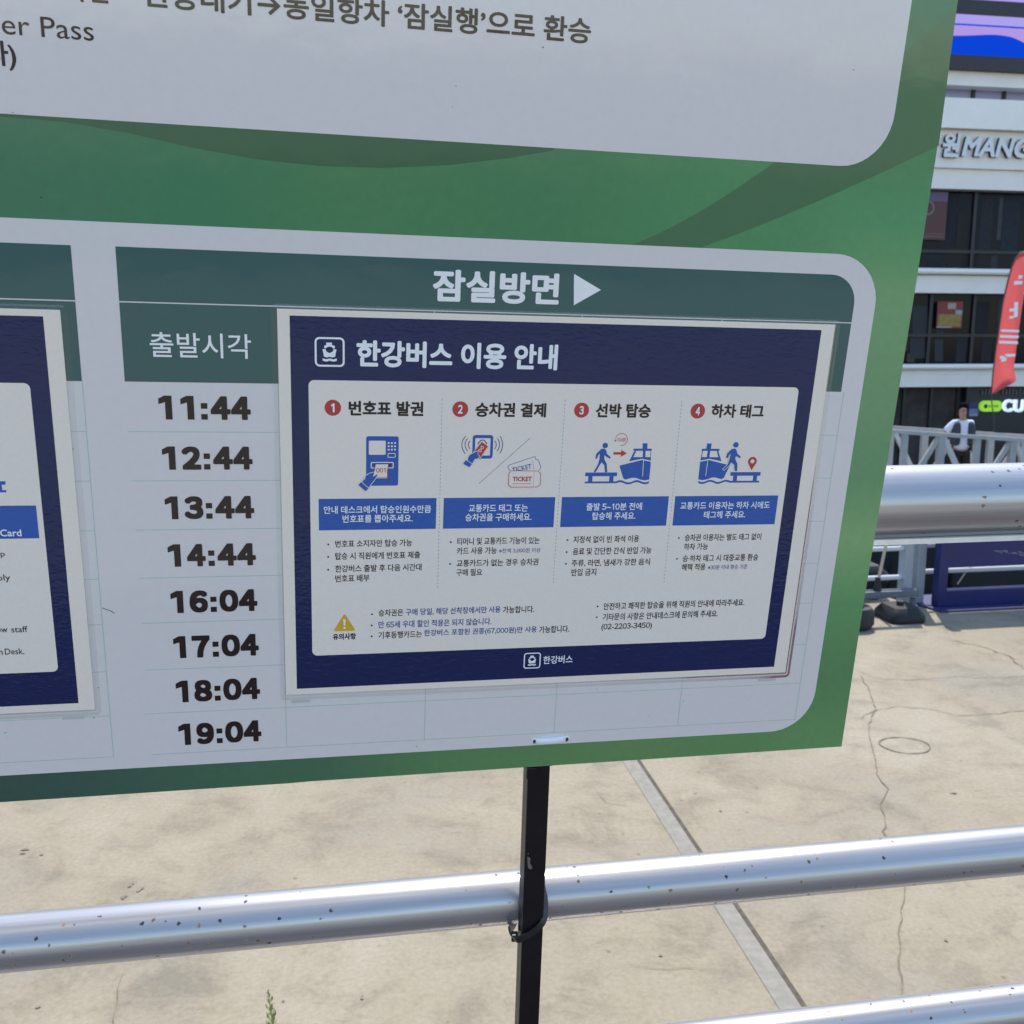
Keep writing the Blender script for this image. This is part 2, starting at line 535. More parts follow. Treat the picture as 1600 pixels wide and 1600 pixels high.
POSTER_TEXT = [
    ('title', '한강버스 이용 안내', 54.3, 201.2, 20.3, 39.3, 'white_bold'),
    ('heading', '번호표 발권', 48.7, 102.7, 63.8, 74.7, 'black_bold'),
    ('heading', '승차권 결제', 141.1, 194.8, 64.0, 74.9, 'black_bold'),
    ('heading', '선박 탑승', 233.4, 277.0, 63.7, 74.6, 'black_bold'),
    ('heading', '하차 태그', 326.1, 369.9, 63.3, 74.0, 'black_bold'),
    ('cap1', '안내 데스크에서 탑승인원수만큼', 30.3, 110.1, 142.9, 149.0, 'white'),
    ('cap1', '번호표를 뽑아주세요.', 44.0, 96.3, 150.0, 156.1, 'white'),
    ('cap2', '교통카드 태그 또는', 138.7, 184.8, 142.6, 148.8, 'white'),
    ('cap2', '승차권을 구매하세요.', 136.4, 188.2, 149.9, 156.2, 'white'),
    ('cap3', '출발 5~10분 전에', 231.4, 276.8, 142.3, 148.5, 'white'),
    ('cap3', '탑승해 주세요.', 236.8, 272.2, 150.0, 156.2, 'white'),
    ('cap4', '교통카드 이용자는 하차 시에도', 308.7, 384.9, 142.2, 148.4, 'white'),
    ('cap4', '태그해 주세요.', 329.3, 365.0, 150.0, 156.2, 'white'),
    ('bul1', '번호표 소지자만 탑승 가능', 38.6, 96.2, 169.9, 175.6, 'black'),
    ('bul1', '탑승 시 직원에게 번호표 제출', 38.5, 102.5, 179.7, 185.5, 'black'),
    ('bul1', '한강버스 출발 후 다음 시간대', 38.4, 103.8, 189.8, 195.6, 'black'),
    ('bul1', '번호표 배부', 38.4, 64.1, 197.7, 203.6, 'black'),
    ('bul2', '티머니 및 교통카드 기능이 있는', 130.9, 195.7, 169.5, 175.4, 'black'),
    ('bul2', '카드 사용 가능', 130.8, 162.0, 177.3, 183.1, 'black'),
    ('bul2', '※잔액 3,000원 이상', 163.8, 196.8, 178.7, 182.7, 'blue'),
    ('bul2', '교통카드가 없는 경우 승차권', 131.0, 195.7, 187.4, 193.2, 'black'),
    ('bul2', '구매 필요', 130.9, 151.2, 195.0, 200.9, 'black'),
    ('bul3', '지정석 없이 빈 좌석 이용', 222.9, 276.9, 169.5, 175.4, 'black'),
    ('bul3', '음료 및 간단한 간식 반입 가능', 223.1, 288.2, 179.4, 185.3, 'black'),
    ('bul3', '주류, 라면, 냄새가 강한 음식', 222.8, 287.8, 189.3, 195.3, 'black'),
    ('bul3', '반입 금지', 223.1, 243.6, 196.9, 203.0, 'black'),
    ('bul4', '승차권 이용자는 별도 태그 없이', 315.4, 381.2, 169.4, 175.3, 'black'),
    ('bul4', '하차 가능', 315.5, 335.9, 177.1, 183.0, 'black'),
    ('bul4', '승·하차 태그 시 대중교통 환승', 315.4, 380.9, 187.2, 193.2, 'black'),
    ('bul4', '혜택 적용', 315.3, 335.8, 194.7, 200.7, 'black'),
    ('bul4', '※30분 이내 환승 기준', 338.0, 372.4, 196.3, 200.4, 'blue'),
    ('warncap', '유의사항', 36.3, 54.0, 246.1, 251.5, 'black_bold'),
    ('note1', '승차권은', 71.2, 90.3, 227.0, 232.9, 'black'),
    ('note1', '구매 당일, 해당 선착장에서만 사용', 92.2, 167.3, 227.0, 233.0, 'blue'),
    ('note1', '가능합니다.', 169.2, 194.6, 227.5, 233.5, 'black'),
    ('note1', '만 65세 우대 할인 적용은 되지 않습니다.', 71.2, 160.4, 236.9, 242.9, 'blue'),
    ('note1', '기후동행카드는', 71.3, 105.2, 245.8, 251.8, 'black'),
    ('note1', '한강버스 포함된 권종(67,000원)만 사용', 106.9, 197.7, 245.4, 251.7, 'blue'),
    ('note1', '가능합니다.', 199.7, 224.6, 245.6, 251.8, 'black'),
    ('note2', '안전하고 쾌적한 탑승을 위해 직원의 안내에 따라주세요.', 252.0, 374.0, 227.0, 233.2, 'black'),
    ('note2', '기타문의 사항은 안내데스크에 문의해 주세요.', 252.1, 351.5, 236.3, 242.6, 'black'),
    ('note2', '(02-2203-3450)', 251.6, 294.8, 245.4, 251.9, 'black'),
    ('footer', '한강버스', 204.6, 229.3, 272.3, 279.5, 'white'),
    ('k001', '001', 68.6, 75.6, 113.7, 117.3, 'red'),
    ('ticket', 'TICKET', 171.7, 186.6, 120.8, 124.5, 'red'),
    ('ten', '10분', 251.9, 259.2, 90.2, 93.4, 'red_thin'),
]
for _t in BOARD_TEXT + POSTER_TEXT:
    for _ch in _t[1]: glyph(_ch, 4 if _t in BOARD_TEXT else 2)
for _ch in '1234': glyph(_ch, 4)
for _ch in 'TICKET001MANGCU원': glyph(_ch, 3)

# ------------------------------------------------------------------ notice board
BU = Vector((0.98155, 0.19002, -0.02127)).normalized()          # right along the board
BV = Vector((-0.04747, 0.13441, -0.98979))                      # down the board (it leans towards the walkway)
BV = (BV - BU * BU.dot(BV)).normalized()
BN = BU.cross(BV)                                               # away from the walkway
BO = EYE + Vector((-0.16248, 0.68878, 0.02754))                 # top left corner of the right-hand notice sheet
def bp(u, v, n=0.0):                                            # millimetres on the board -> world
    return BO + (BU * u + BV * v + BN * n) * 0.001
BM = Matrix(((BU.x, -BV.x, -BN.x, BO.x), (BU.y, -BV.y, -BN.y, BO.y), (BU.z, -BV.z, -BN.z, BO.z), (0, 0, 0, 1)))
def on_board(name, foot):
    """Empty standing at foot (u, v, n in millimetres on the board) with the board's own axes"""
    e = empty(name)
    e.matrix_world = Matrix.Translation(bp(*foot)) @ BM.to_3x3().to_4x4()
    return e, Vector((-foot[0] * 0.001, foot[1] * 0.001, foot[2] * 0.001))

INK = {'bright': ink(None, False, (0.92, 0.90, 0.88)), 'white': ink((172, 175, 187)), 'black': ink((34, 31, 36)), 'teal': ink((50, 80, 84)), 'line': ink((138, 164, 168)),
       'dark_green': ink((56, 88, 68)), 'dark_green2': ink((64, 97, 74))}
def lerp(a, b, t):
    t = max(0.0, min(1.0, t)); t = t * t * (3 - 2 * t)
    return tuple(a[i] + (b[i] - a[i]) * t for i in range(3))
def curve(x, stops):
    if x <= stops[0][0]: return stops[0][1]
    for (a, ca), (b, cb) in zip(stops, stops[1:]):
        if x <= b: return lerp(ca, cb, (x - a) / (b - a))
    return stops[-1][1]
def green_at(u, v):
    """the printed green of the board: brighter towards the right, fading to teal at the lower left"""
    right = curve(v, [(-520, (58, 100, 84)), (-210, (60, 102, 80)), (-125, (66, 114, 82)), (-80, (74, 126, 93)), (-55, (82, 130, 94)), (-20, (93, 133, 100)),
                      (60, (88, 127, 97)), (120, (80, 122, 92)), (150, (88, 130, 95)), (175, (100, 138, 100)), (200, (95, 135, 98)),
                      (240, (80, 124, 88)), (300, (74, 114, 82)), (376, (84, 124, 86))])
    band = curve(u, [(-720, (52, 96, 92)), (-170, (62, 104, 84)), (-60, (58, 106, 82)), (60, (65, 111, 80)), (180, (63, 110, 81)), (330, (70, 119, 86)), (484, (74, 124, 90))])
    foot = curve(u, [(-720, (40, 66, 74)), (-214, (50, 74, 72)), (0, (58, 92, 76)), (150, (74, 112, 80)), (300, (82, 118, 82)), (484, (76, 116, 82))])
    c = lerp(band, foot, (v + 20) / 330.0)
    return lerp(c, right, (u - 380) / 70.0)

def green_mat():
    m, n, l, p = new_mat('green_print')
    at_ = n.new('ShaderNodeAttribute'); at_.attribute_name = 'print'
    tc = n.new('ShaderNodeTexCoord')
    t = noise(n, l, tc.outputs['Object'], 140, 4)
    r = ramp(n, t.outputs['Fac'], l, [(0.3, (0.96, 0.96, 0.96)), (0.7, (1.04, 1.04, 1.04))]).outputs[0]
    l.new(mix(n, l, 'MULTIPLY', 1.0, at_.outputs['Color'], r), p.inputs['Base Color'])
    p.inputs['Roughness'].default_value = 0.6
    p.inputs['Specular IOR Level'].default_value = 0.1
    p.inputs['Coat Weight'].default_value = 1.0
    p.inputs['Coat Roughness'].default_value = 0.09
    film_bump(n, l, p, tc, False)
    return m
GREEN = green_mat()
FOAM = plain('white_foam_core', (0.80, 0.80, 0.78), 0.7)

EDGE = [(476, -524), (479.3, -231), (482.3, -132), (483.4, -30), (484, 98), (484, 239), (485.7, 374.5)]     # right edge, cut a little wavy
def edge_at(v):
    for (a, va), (b, vb) in zip(EDGE, EDGE[1:]):
        if v <= vb: return a + (b - a) * (v - va) / (vb - va)
    return EDGE[-1][0]
def bottom_at(u):
    return 376.6 - 2.6 * (u + 100) / 585.0 + (0.5 if u < 0 else 0)

FOOT = (196.0, 1500.0, 15.0)
board, BOFF = on_board('notice_board', (196, 376, 15))
# the foot of the post, where it meets the ground
post_top, post_dir = bp(207, 300, 15.5), (BV + BU * 0.021).normalized()
t_ground = post_top.z / -post_dir.z
post_foot = post_top + post_dir * t_ground
board.location = post_foot
BOFF = -(BM.to_3x3().transposed() @ (post_foot - BO))
tag(board, 'large green and white timetable board on a black post in front of the railing', 'notice board')

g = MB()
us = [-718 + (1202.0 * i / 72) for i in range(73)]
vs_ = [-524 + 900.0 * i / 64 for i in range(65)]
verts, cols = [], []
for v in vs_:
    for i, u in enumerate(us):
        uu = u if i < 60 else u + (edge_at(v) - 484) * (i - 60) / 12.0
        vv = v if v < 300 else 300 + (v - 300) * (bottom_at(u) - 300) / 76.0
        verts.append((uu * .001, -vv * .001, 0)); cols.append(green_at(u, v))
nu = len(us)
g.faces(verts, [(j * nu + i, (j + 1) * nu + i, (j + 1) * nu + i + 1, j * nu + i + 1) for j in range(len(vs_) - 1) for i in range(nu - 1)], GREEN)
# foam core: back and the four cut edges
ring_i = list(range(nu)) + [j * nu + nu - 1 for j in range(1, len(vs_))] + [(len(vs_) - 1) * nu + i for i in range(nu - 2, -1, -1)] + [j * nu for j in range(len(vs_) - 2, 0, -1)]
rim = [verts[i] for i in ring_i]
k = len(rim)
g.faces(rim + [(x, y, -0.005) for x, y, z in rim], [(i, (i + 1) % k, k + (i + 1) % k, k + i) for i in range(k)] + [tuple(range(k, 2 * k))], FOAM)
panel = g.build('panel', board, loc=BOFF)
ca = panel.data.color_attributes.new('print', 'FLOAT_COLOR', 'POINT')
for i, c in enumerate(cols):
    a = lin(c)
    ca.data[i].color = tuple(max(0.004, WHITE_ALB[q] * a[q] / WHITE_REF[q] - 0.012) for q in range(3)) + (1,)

# darker swooshes printed on the green
sw = MB()
fill_concave(sw, [(-215, -118), (-165.7, -113.3), (-128, -112.4), (-90.4, -108), (-51.5, -101.5), (-11.3, -96.6), (30.2, -94.6), (72.7, -95.6), (116, -99.8), (160, -107), (190, -113.6), (190, -120), (-215, -120)], 4e-5, INK['dark_green'])
up = arc3((520, -262), (443, -193.5), (354.5, -115)) + arc3((354.5, -115), (300, -77.5), (252.7, -53.2))[1:] + [(246, -49)]
lo = [(300, -49)] + arc3((307.9, -54.1), (390.6, -88.9), (483.2, -133.5))
fill_concave(sw, [p for p in up if p[0] < 478.7] + lo[:1] + lo[1:] + [(479.4, -226)], 4e-5, INK['dark_green2'])
sw.build('printed_swoosh', board, loc=BOFF)

w = MB()
fill(w, rrect(-677, -480, 443.4, -115, 38), 1.0e-4, INK['white'])
w.build('upper_panel', board, loc=BOFF)
w = MB()
fill(w, rrect(-686, -52.6, 451.6, 354.6, 38), 1.0e-4, INK['white'])
w.build('timetable_panel', board, loc=BOFF)

# timetable headers, grid lines and scratches
w = MB()
fill(w, rrect(-103, -37.3, 433.6, 52.4, (0, 22, 0, 0)), 1.8e-4, INK['teal'])
fill(w, rrect(-103, -1.9, 433.6, -1.1, 0), 2.4e-4, INK['white'])
for x in (109.2, 218, 327):
    fill(w, rrect(x - .25, -1.1, x + .25, 4, 0), 2.3e-4, INK['white'])
w.build('header_band', board, loc=BOFF)
w = MB()
fill(w, rrect(-668, -37.0, -130.6, 52.6, (22, 0, 0, 0)), 1.8e-4, INK['teal'])
fill(w, rrect(-668, -1.6, -130.6, -0.8, 0), 2.4e-4, INK['white'])
w.build('header_band', board, loc=BOFF)
w = MB()
rows = [87.6, 123.3, 160.1, 197.2, 233.0, 271.3, 308.2, 343.6]
for i, y in enumerate(rows):
    fill(w, rrect(-106 if i == 6 else -103, y - .28, 436.3, y + .28, 0), 1.6e-4, INK['line'])
    fill(w, rrect(-668, y - .28, -130.2, y + .28, 0), 1.6e-4, INK['line'])
for x in (-0.4, 109.2, 218, 327.1, 436):
    fill(w, rrect(x - .28, 52.4, x + .28, 343.8, 0), 2.0e-4, INK['line'])
for x in (-130.4, -239.5, -348.5, -457.5, -566.5):
    fill(w, rrect(x - .28, 52.4, x + .28, 343.8, 0), 2.0e-4, INK['line'])
w.build('grid_lines', board, loc=BOFF)

for key, s, x0, x1, y0, y1, style in BOARD_TEXT:
    w = MB()
    colr, wt = style.split('_')
    wt = {'mid': 'medium'}.get(wt, wt)
    if key == 'heading':
        letters(w, s, x0, x1, y0, y1, 3e-4, INK['bright'], 'bold', 4)
        fill(w, [(209.7, -30.7), (211.0, -8.4), (230.7, -20.0)], 3e-4, INK['bright'])
        w.build('heading', board, loc=BOFF)
    elif key == 'column':
        letters(w, s, x0, x1, y0, y1, 3e-4, INK['bright'], 'regular', 4)
        w.build('column_heading', board, loc=BOFF)
    elif key == 'time':
        W_, H_ = x1 - x0, y1 - y0
        for ch, (f0, f1) in zip(s, ((0, .143), (.214, .424), (.455, .525), (.560, .778), (.784, 1.0))):
            a, c = x0 + f0 * W_, x0 + f1 * W_
            if ch == ':':
                for q in (.30, .76): fill(w, [(a, y0 + q * H_), (c, y0 + q * H_), (c, y0 + (q + .235) * H_), (a, y0 + (q + .235) * H_)], 3e-4, INK['black'])
            elif ch == '1':
                if f0: a, c = x0 + .236 * W_, x0 + .38 * W_
                fill_concave(w, [(a + fx * (c - a), y0 + fy * H_) for fx, fy in ((.46, 0), (1, 0), (1, 1), (.49, 1), (.49, .28), (0, .36), (0, .13))], 3e-4, INK['black'])
            else:
                letters(w, ch, a, c, y0, y1, 3e-4, INK['black'], 'heavy', 5)
        w.build('departure_time', board, loc=BOFF)
    else:
        letters(w, s, x0, x1, y0, y1, 3e-4, INK['black'], 'thin' if wt == 'thin' else 'semi', 4)
        w.build('instruction_line', board, loc=BOFF)
# scuffs and specks that people have left on the print
w = MB()
GREY = plain('scuff_mark', (0.09, 0.08, 0.08), 0.6)
stroke(w, [(-129.5, 219.5), (-127, 221.0), (-124.6, 221.8), (-121.6, 224.0)], 0.45, 4.2e-4, GREY)
for x, y, r in ((-146, -66, 1.0), (-146.5, -62, .5), (178, -178, .7), (120, -150, .5), (118, -137, .4), (406, -180, .6), (441, -120, .5), (-205, 318, .6), (-200, 301, .5),
                (-142, 309, .7), (-137, 284, .6), (103, 349, .6), (330, 320, .5), (252, 305, .5), (300, 333, .4), (385, 318, .4), (-140, 100, .5), (-25, 262, .4), (-158, -116, .5)):
    fill(w, [(x + r * .8 * math.cos(a) * (1 + .4 * math.sin(3 * a)), y + r * .6 * math.sin(a)) for a in [i * .7 for i in range(9)]], 4.2e-4, GREY)
build_each(w, 'scuff_mark', board, BOFF)

# post: square black tube behind the board, down to a foot plate
BLACK = plain('black_powder_coat', (0.007, 0.007, 0.009), 0.42, 0.0, 0.35, noise=0.3, nscale=60)
w = MB()
X, Yd, Z = BU, post_dir, BU.cross(post_dir).normalized()
inv = Matrix.Translation(-Vector(post_foot))
def to_board(p):                       # world -> the notice board's local axes
    return BM.to_3x3().transposed() @ (Vector(p) - post_foot)
def tube_box(p0, p1, a, b, ha, hb, mat, mb):
    vs = [to_board(p + a * sa * ha + b * sb * hb) for p in (p0, p1) for sa, sb in ((-1, -1), (1, -1), (1, 1), (-1, 1))]
    mb.faces(vs, ((0, 3, 2, 1), (4, 5, 6, 7), (0, 1, 5, 4), (1, 2, 6, 5), (2, 3, 7, 6), (3, 0, 4, 7)), mat)
tube_box(post_top - post_dir * 0.75, post_foot, X, Z, .0098, .0095, BLACK, w)
fix(w.build('post', board), 0.0015, 2)
w = MB()
tube_box(bp(207, 371, 14.5), bp(206.9, 378, 14.5), X, Z, .0128, .0112, BLACK, w)      # collar under the board
tube_box(bp(201.5, 378, 6), bp(201.4, 389, 6), X, Z, .0042, .0035, BLACK, w)
fix(w.build('collar', board), 0.001, 2)
w = MB()
pl = [(math.cos(a) * .13, math.sin(a) * .13) for a in [i * math.pi / 16 for i in range(32)]]
w.faces([to_board(post_foot + Vector((x, y, 0.001))) for x, y in pl] + [to_board(post_foot + Vector((x, y, 0.012))) for x, y in pl],
        [tuple(reversed(range(32))), tuple(range(32, 64))] + [(i, (i + 1) % 32, 32 + (i + 1) % 32, 32 + i) for i in range(32)], BLACK)
w.build('foot_plate', board)

# ------------------------------------------------------------------ laminated notices on the board
FILM = clear_film()
P = {'paper': ink(None, True, (0.88, 0.785, 0.665)), 'panel': ink(None, True, (0.87, 0.78, 0.68)), 'navy': ink(None, True, (0.003, 0.014, 0.082)), 'blue': ink(None, True, (0.018, 0.10, 0.40)),  # warm paper and panel colours include sunlit ground reflected in the laminate
     'white': ink(None, True, (0.90, 0.90, 0.90)), 'black': ink(None, True, (0.014, 0.013, 0.016)), 'red': ink(None, True, (0.50, 0.045, 0.045)),
     'text_blue': ink(None, True, (0.03, 0.085, 0.30)), 'wave': ink(None, True, (0.06, 0.12, 0.25)), 'dash': ink(None, True, (0.28, 0.42, 0.55)), 'yellow': ink(None, True, (0.72, 0.42, 0.03))}
TAPE = plain('yellowed_tape', (0.55, 0.53, 0.50), 0.45)
Z0 = 0.0007                            # the sheet's face, proud of the board
ZB, ZP, ZC, ZT, ZU, ZW = Z0 + 1e-4, Z0 + 2e-4, Z0 + 3e-4, Z0 + 5e-4, Z0 + 6.5e-4, Z0 + 8e-4

def notice(x, y, label):
    e, off = on_board('laminated_notice', (x + 210, y + 301, 0))
    tag(e, label, 'notice', 'laminated notices taped to the timetable board')
    w = MB()
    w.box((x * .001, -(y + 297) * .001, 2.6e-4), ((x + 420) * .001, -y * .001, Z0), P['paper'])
    w.build('paper_sheet', e, loc=off)
    w = MB()                           # clear laminate margin with a raised pressed rim
    o, i = rrect(x - 4.2, y - 3.2, x + 424.4, y + 302.0, 4), rrect(x, y, x + 420, y + 297, .4)
    m1, m2 = rrect(x - 2.2, y - 1.6, x + 422.2, y + 299.5, 2), rrect(x - 1.2, y - 0.9, x + 421.2, y + 298.4, 1)
    n = len(o)
    vs = [mm(p, 3.2e-4) for p in o] + [mm(p, 6e-4) for p in m1] + [mm(p, 4.2e-4) for p in m2] + [mm(p, Z0 - 5e-5) for p in i]
    w.faces(vs, [(a * n + (q + 1) % n, a * n + n + (q + 1) % n, a * n + n + q, a * n + q) for a in range(3) for q in range(n)], FILM)
    w.build('clear_film', e, loc=off)
    w = MB()
    fill(w, [(x + 8.4, y + 4.5), (x + 409.1, y + 4.5), (x + 408.7, y + 291.0), (x + 8.4, y + 292.1)], ZB, P['navy'])
    w.build('navy_border', e, loc=off)
    w = MB()
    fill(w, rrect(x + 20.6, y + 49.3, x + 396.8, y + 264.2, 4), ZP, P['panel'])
    w.build('content_panel', e, loc=off)
    w = MB()
    for px in ((4, 18), (396, 412)):
        w.box(((x + px[0]) * .001, -(y + 304.6) * .001, 2.6e-4), ((x + px[1]) * .001, -(y + 302.2) * .001, 3.4e-4), TAPE)
    build_each(w, 'tape', e, off)
    return e, off

ko, KOFF = notice(0, 0, 'laminated navy bordered boarding notice with four numbered steps and pictograms, right of the departure times')
def part(name, draw, parent=ko, off=KOFF):
    w = MB(); draw(w)
    return w.build(name, parent, loc=off)
def txt(w, key, z=ZT, off=0):
    for kk, s, x0, x1, y0, y1, style in POSTER_TEXT:
        if kk != key: continue
        c, _, wt = style.partition('_')
        m = {'white': 'white', 'black': 'black', 'blue': 'text_blue', 'red': 'red'}[c]
        letters(w, s, x0, x1, y0, y1, z, P[m], {'': 'medium' if y1 - y0 > 5 else 'regular', 'bold': 'bold', 'thin': 'regular'}[wt], 2 if y1 - y0 < 8 else 4)
def emblem(w, cx, cy, s, z=ZC, boat=True):
    k = s / 10.5
    ring(w, rrect(cx - s, cy - s, cx + s, cy + s, 3.4 * k, 6), rrect(cx - s + 1.35 * k, cy - s + 1.35 * k, cx + s - 1.35 * k, cy + s - 1.35 * k, 2.2 * k, 6), z, P['white'])
    q = lambda pts: [(cx + (a - 36) * k, cy + (b - 29) * k) for a, b in pts]
    fill_concave(w, q([(32.2, 24.6), (33.6, 24.0), (33.6, 22.3), (37.6, 22.3), (37.6, 24.0), (39.6, 24.6), (39.6, 26.2), (38.4, 26.4), (37.6, 25.5), (35.9, 25.1), (34.2, 25.5), (33.3, 26.4), (32.2, 26.2)]), z, P['white'])
    fill_concave(w, q([(30.9, 27.2), (33.0, 26.8), (33.6, 28.6), (35.9, 29.8), (38.2, 28.6), (38.8, 26.8), (40.8, 27.2), (40.2, 29.6), (39.9, 32.2), (37.6, 32.9), (35.9, 32.3), (34.0, 32.9), (31.9, 32.2), (31.5, 29.6)]), z, P['white'])
    fill_concave(w, q([(31.0, 33.6), (33.4, 34.2), (35.9, 33.6), (38.6, 34.2), (40.9, 33.4), (40.9, 35.3), (38.6, 35.8), (35.9, 35.2), (33.4, 35.9), (31.0, 35.2)]), z, P['white'])
part('title', lambda w: txt(w, 'title', ZC))
part('emblem', lambda w: emblem(w, 35.6, 29.2, 10.4))
part('emblem', lambda w: emblem(w, 195.4, 275.9, 7.0))
part('footer_name', lambda w: txt(w, 'footer', ZC))
for d, (cx, cy, r) in zip('1234', ((37.5, 69.1, 5.85), (129.9, 69.2, 5.9), (222.2, 69.1, 5.8), (315.0, 68.9, 5.9))):
    def number(w):
        fill(w, circle(cx, cy, r), ZC, P['red'])
        hw = 1.25 if d == '1' else 1.75
        letters(w, d, cx - hw, cx + hw, cy - 3.3, cy + 3.3, ZT, P['white'], 'bold', 4)
    part('step_number', number)
for kk, s, x0, x1, y0, y1, style in POSTER_TEXT:
    if kk == 'heading':
        part('step_heading', lambda w: letters(w, s, x0, x1, y0, y1, ZC, P['black'], 'bold', 4))
for i, (x0, x1) in enumerate(((26.7, 114.0), (119.5, 206.1), (211.4, 298.4), (303.7, 391.4))):
    b = part('caption_band', lambda w: fill(w, rrect(x0, 137.4, x1, 161.9, 0), ZC, P['blue']))
    part('caption', lambda w: txt(w, 'cap%d' % (i + 1)), b, None)
DOTS = {1: [(33.4, 173.1), (33.3, 183.0), (33.2, 193.3)], 2: [(125.8, 172.8), (125.8, 190.6)], 3: [(218.1, 172.7), (218.1, 182.7), (218.1, 192.6)], 4: [(310.3, 172.5), (310.5, 190.3)]}
for i in DOTS:
    def bullets(w):
        txt(w, 'bul%d' % i, ZC)
        for x, y in DOTS[i]: fill(w, circle(x, y, .75, 12), ZC, P['black'])
    part('bullet_list', bullets)
def notes(key, dots):
    def draw(w):
        txt(w, key, ZC)
        for x, y in dots: fill(w, circle(x, y, .75, 12), ZC, P['black'])
    return draw
part('footnote', notes('note1', [(66.2, 230.8), (66.0, 240.2), (66.0, 249.5)]))
part('footnote', notes('note2', [(247.0, 230.0), (247.1, 239.3)]))
part('warning_caption', lambda w: txt(w, 'warncap', ZC))
def warning(w):
    a, b, c = Vector((45.2, 229.4)), Vector((36.6, 244.2)), Vector((53.8, 244.2))
    pts = []
    for p, q, r in ((a, c, b), (c, b, a), (b, a, c)):       # rounded corners
        d1, d2 = (r - p).normalized(), (q - p).normalized()
        s0, s1 = p + d1 * 2.2, p + d2 * 2.2
        for t in range(7):
            t /= 6
            v = s0 * (1 - t) ** 2 + p * 2 * t * (1 - t) + s1 * t * t
            pts.append((v.x, v.y))
    fill(w, pts, ZC, P['yellow'])
    fill(w, [(44.2, 234.2), (46.2, 234.2), (45.8, 239.6), (44.6, 239.6)], ZT, P['white'])
    fill(w, circle(45.2, 241.5, .95, 14), ZT, P['white'])
part('warning_triangle', warning)
for xa, ya, xb, yb in ((116.3, 61.6, 116.7, 211.7), (209.0, 61.2, 208.8, 210), (301.2, 60.9, 301.5, 212)):
    def dashes(w):
        n = 50
        for i in range(n):
            y = ya + (yb - ya) * i / n
            x = xa + (xb - xa) * i / n
            fill(w, [(x - .22, y), (x + .22, y), (x + .22, y + 1.6), (x - .22, y + 1.6)], ZC, P['dash'])
    part('dashed_divider', dashes)

# pictograms
def kiosk(w):
    fill(w, rrect(61.3, 89.9, 85.0, 127.5, 1.6, 5), ZC, P['blue'])
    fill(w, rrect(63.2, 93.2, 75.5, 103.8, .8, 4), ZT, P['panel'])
    for x in (77.7, 80.0, 82.3):
        for y in (94.9, 97.4, 99.9): fill(w, circle(x, y, .75, 12), ZT, P['panel'])
    ring(w, rrect(77.0, 102.5, 82.8, 106.0, .7, 4), rrect(77.5, 103.0, 82.3, 105.5, .4, 4), ZT, P['panel'])
    ring(w, rrect(64.7, 109.3, 81.5, 114.2, .9, 4), rrect(65.4, 110.0, 80.8, 113.5, .5, 4), ZT, P['panel'])
    fill(w, rrect(67, 110.6, 79.4, 112.6, .3, 3), ZT, P['navy'])
    tk = [(68.1, 111), (77.7, 111), (76.9, 116.1), (77.1, 121.7), (66.4, 121.7), (67.2, 116.5)]
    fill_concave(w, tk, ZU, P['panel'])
    stroke(w, [tk[0], tk[5], tk[4]], .5, ZU + 3e-5, P['red']); stroke(w, tk[1:4], .5, ZU + 3e-5, P['red'])
    stroke(w, [(66.4, 121.0), (77, 121.0)], .4, ZU + 4e-5, P['red'])
    letters(w, '001', 68.6, 75.6, 113.7, 117.3, ZU + 5e-5, P['red'], 'medium', 2)
    hand = [(58.4, 124.6), (60.4, 122.0), (61.2, 119.3), (66.3, 116.9), (67.3, 118.1), (66.6, 120.0), (68.4, 118.9), (69.7, 118.4), (69.6, 119.8), (67.6, 123.0), (66.6, 124.5), (65.1, 126.2), (62.9, 129.0)]
    fill_concave(w, smooth_loop(hand, 3), ZU + 9e-5, P['blue'])
    stroke(w, smooth_loop(hand, 3), .42, ZU + 1.1e-4, P['panel'], True)
    fill(w, [(57.8, 124.3), (63.2, 129.2), (61.0, 131.6), (55.7, 126.8)], ZU + 1.3e-4, P['blue'])
    stroke(w, [(57.8, 124.3), (63.2, 129.2)], .4, ZU + 1.4e-4, P['panel'])
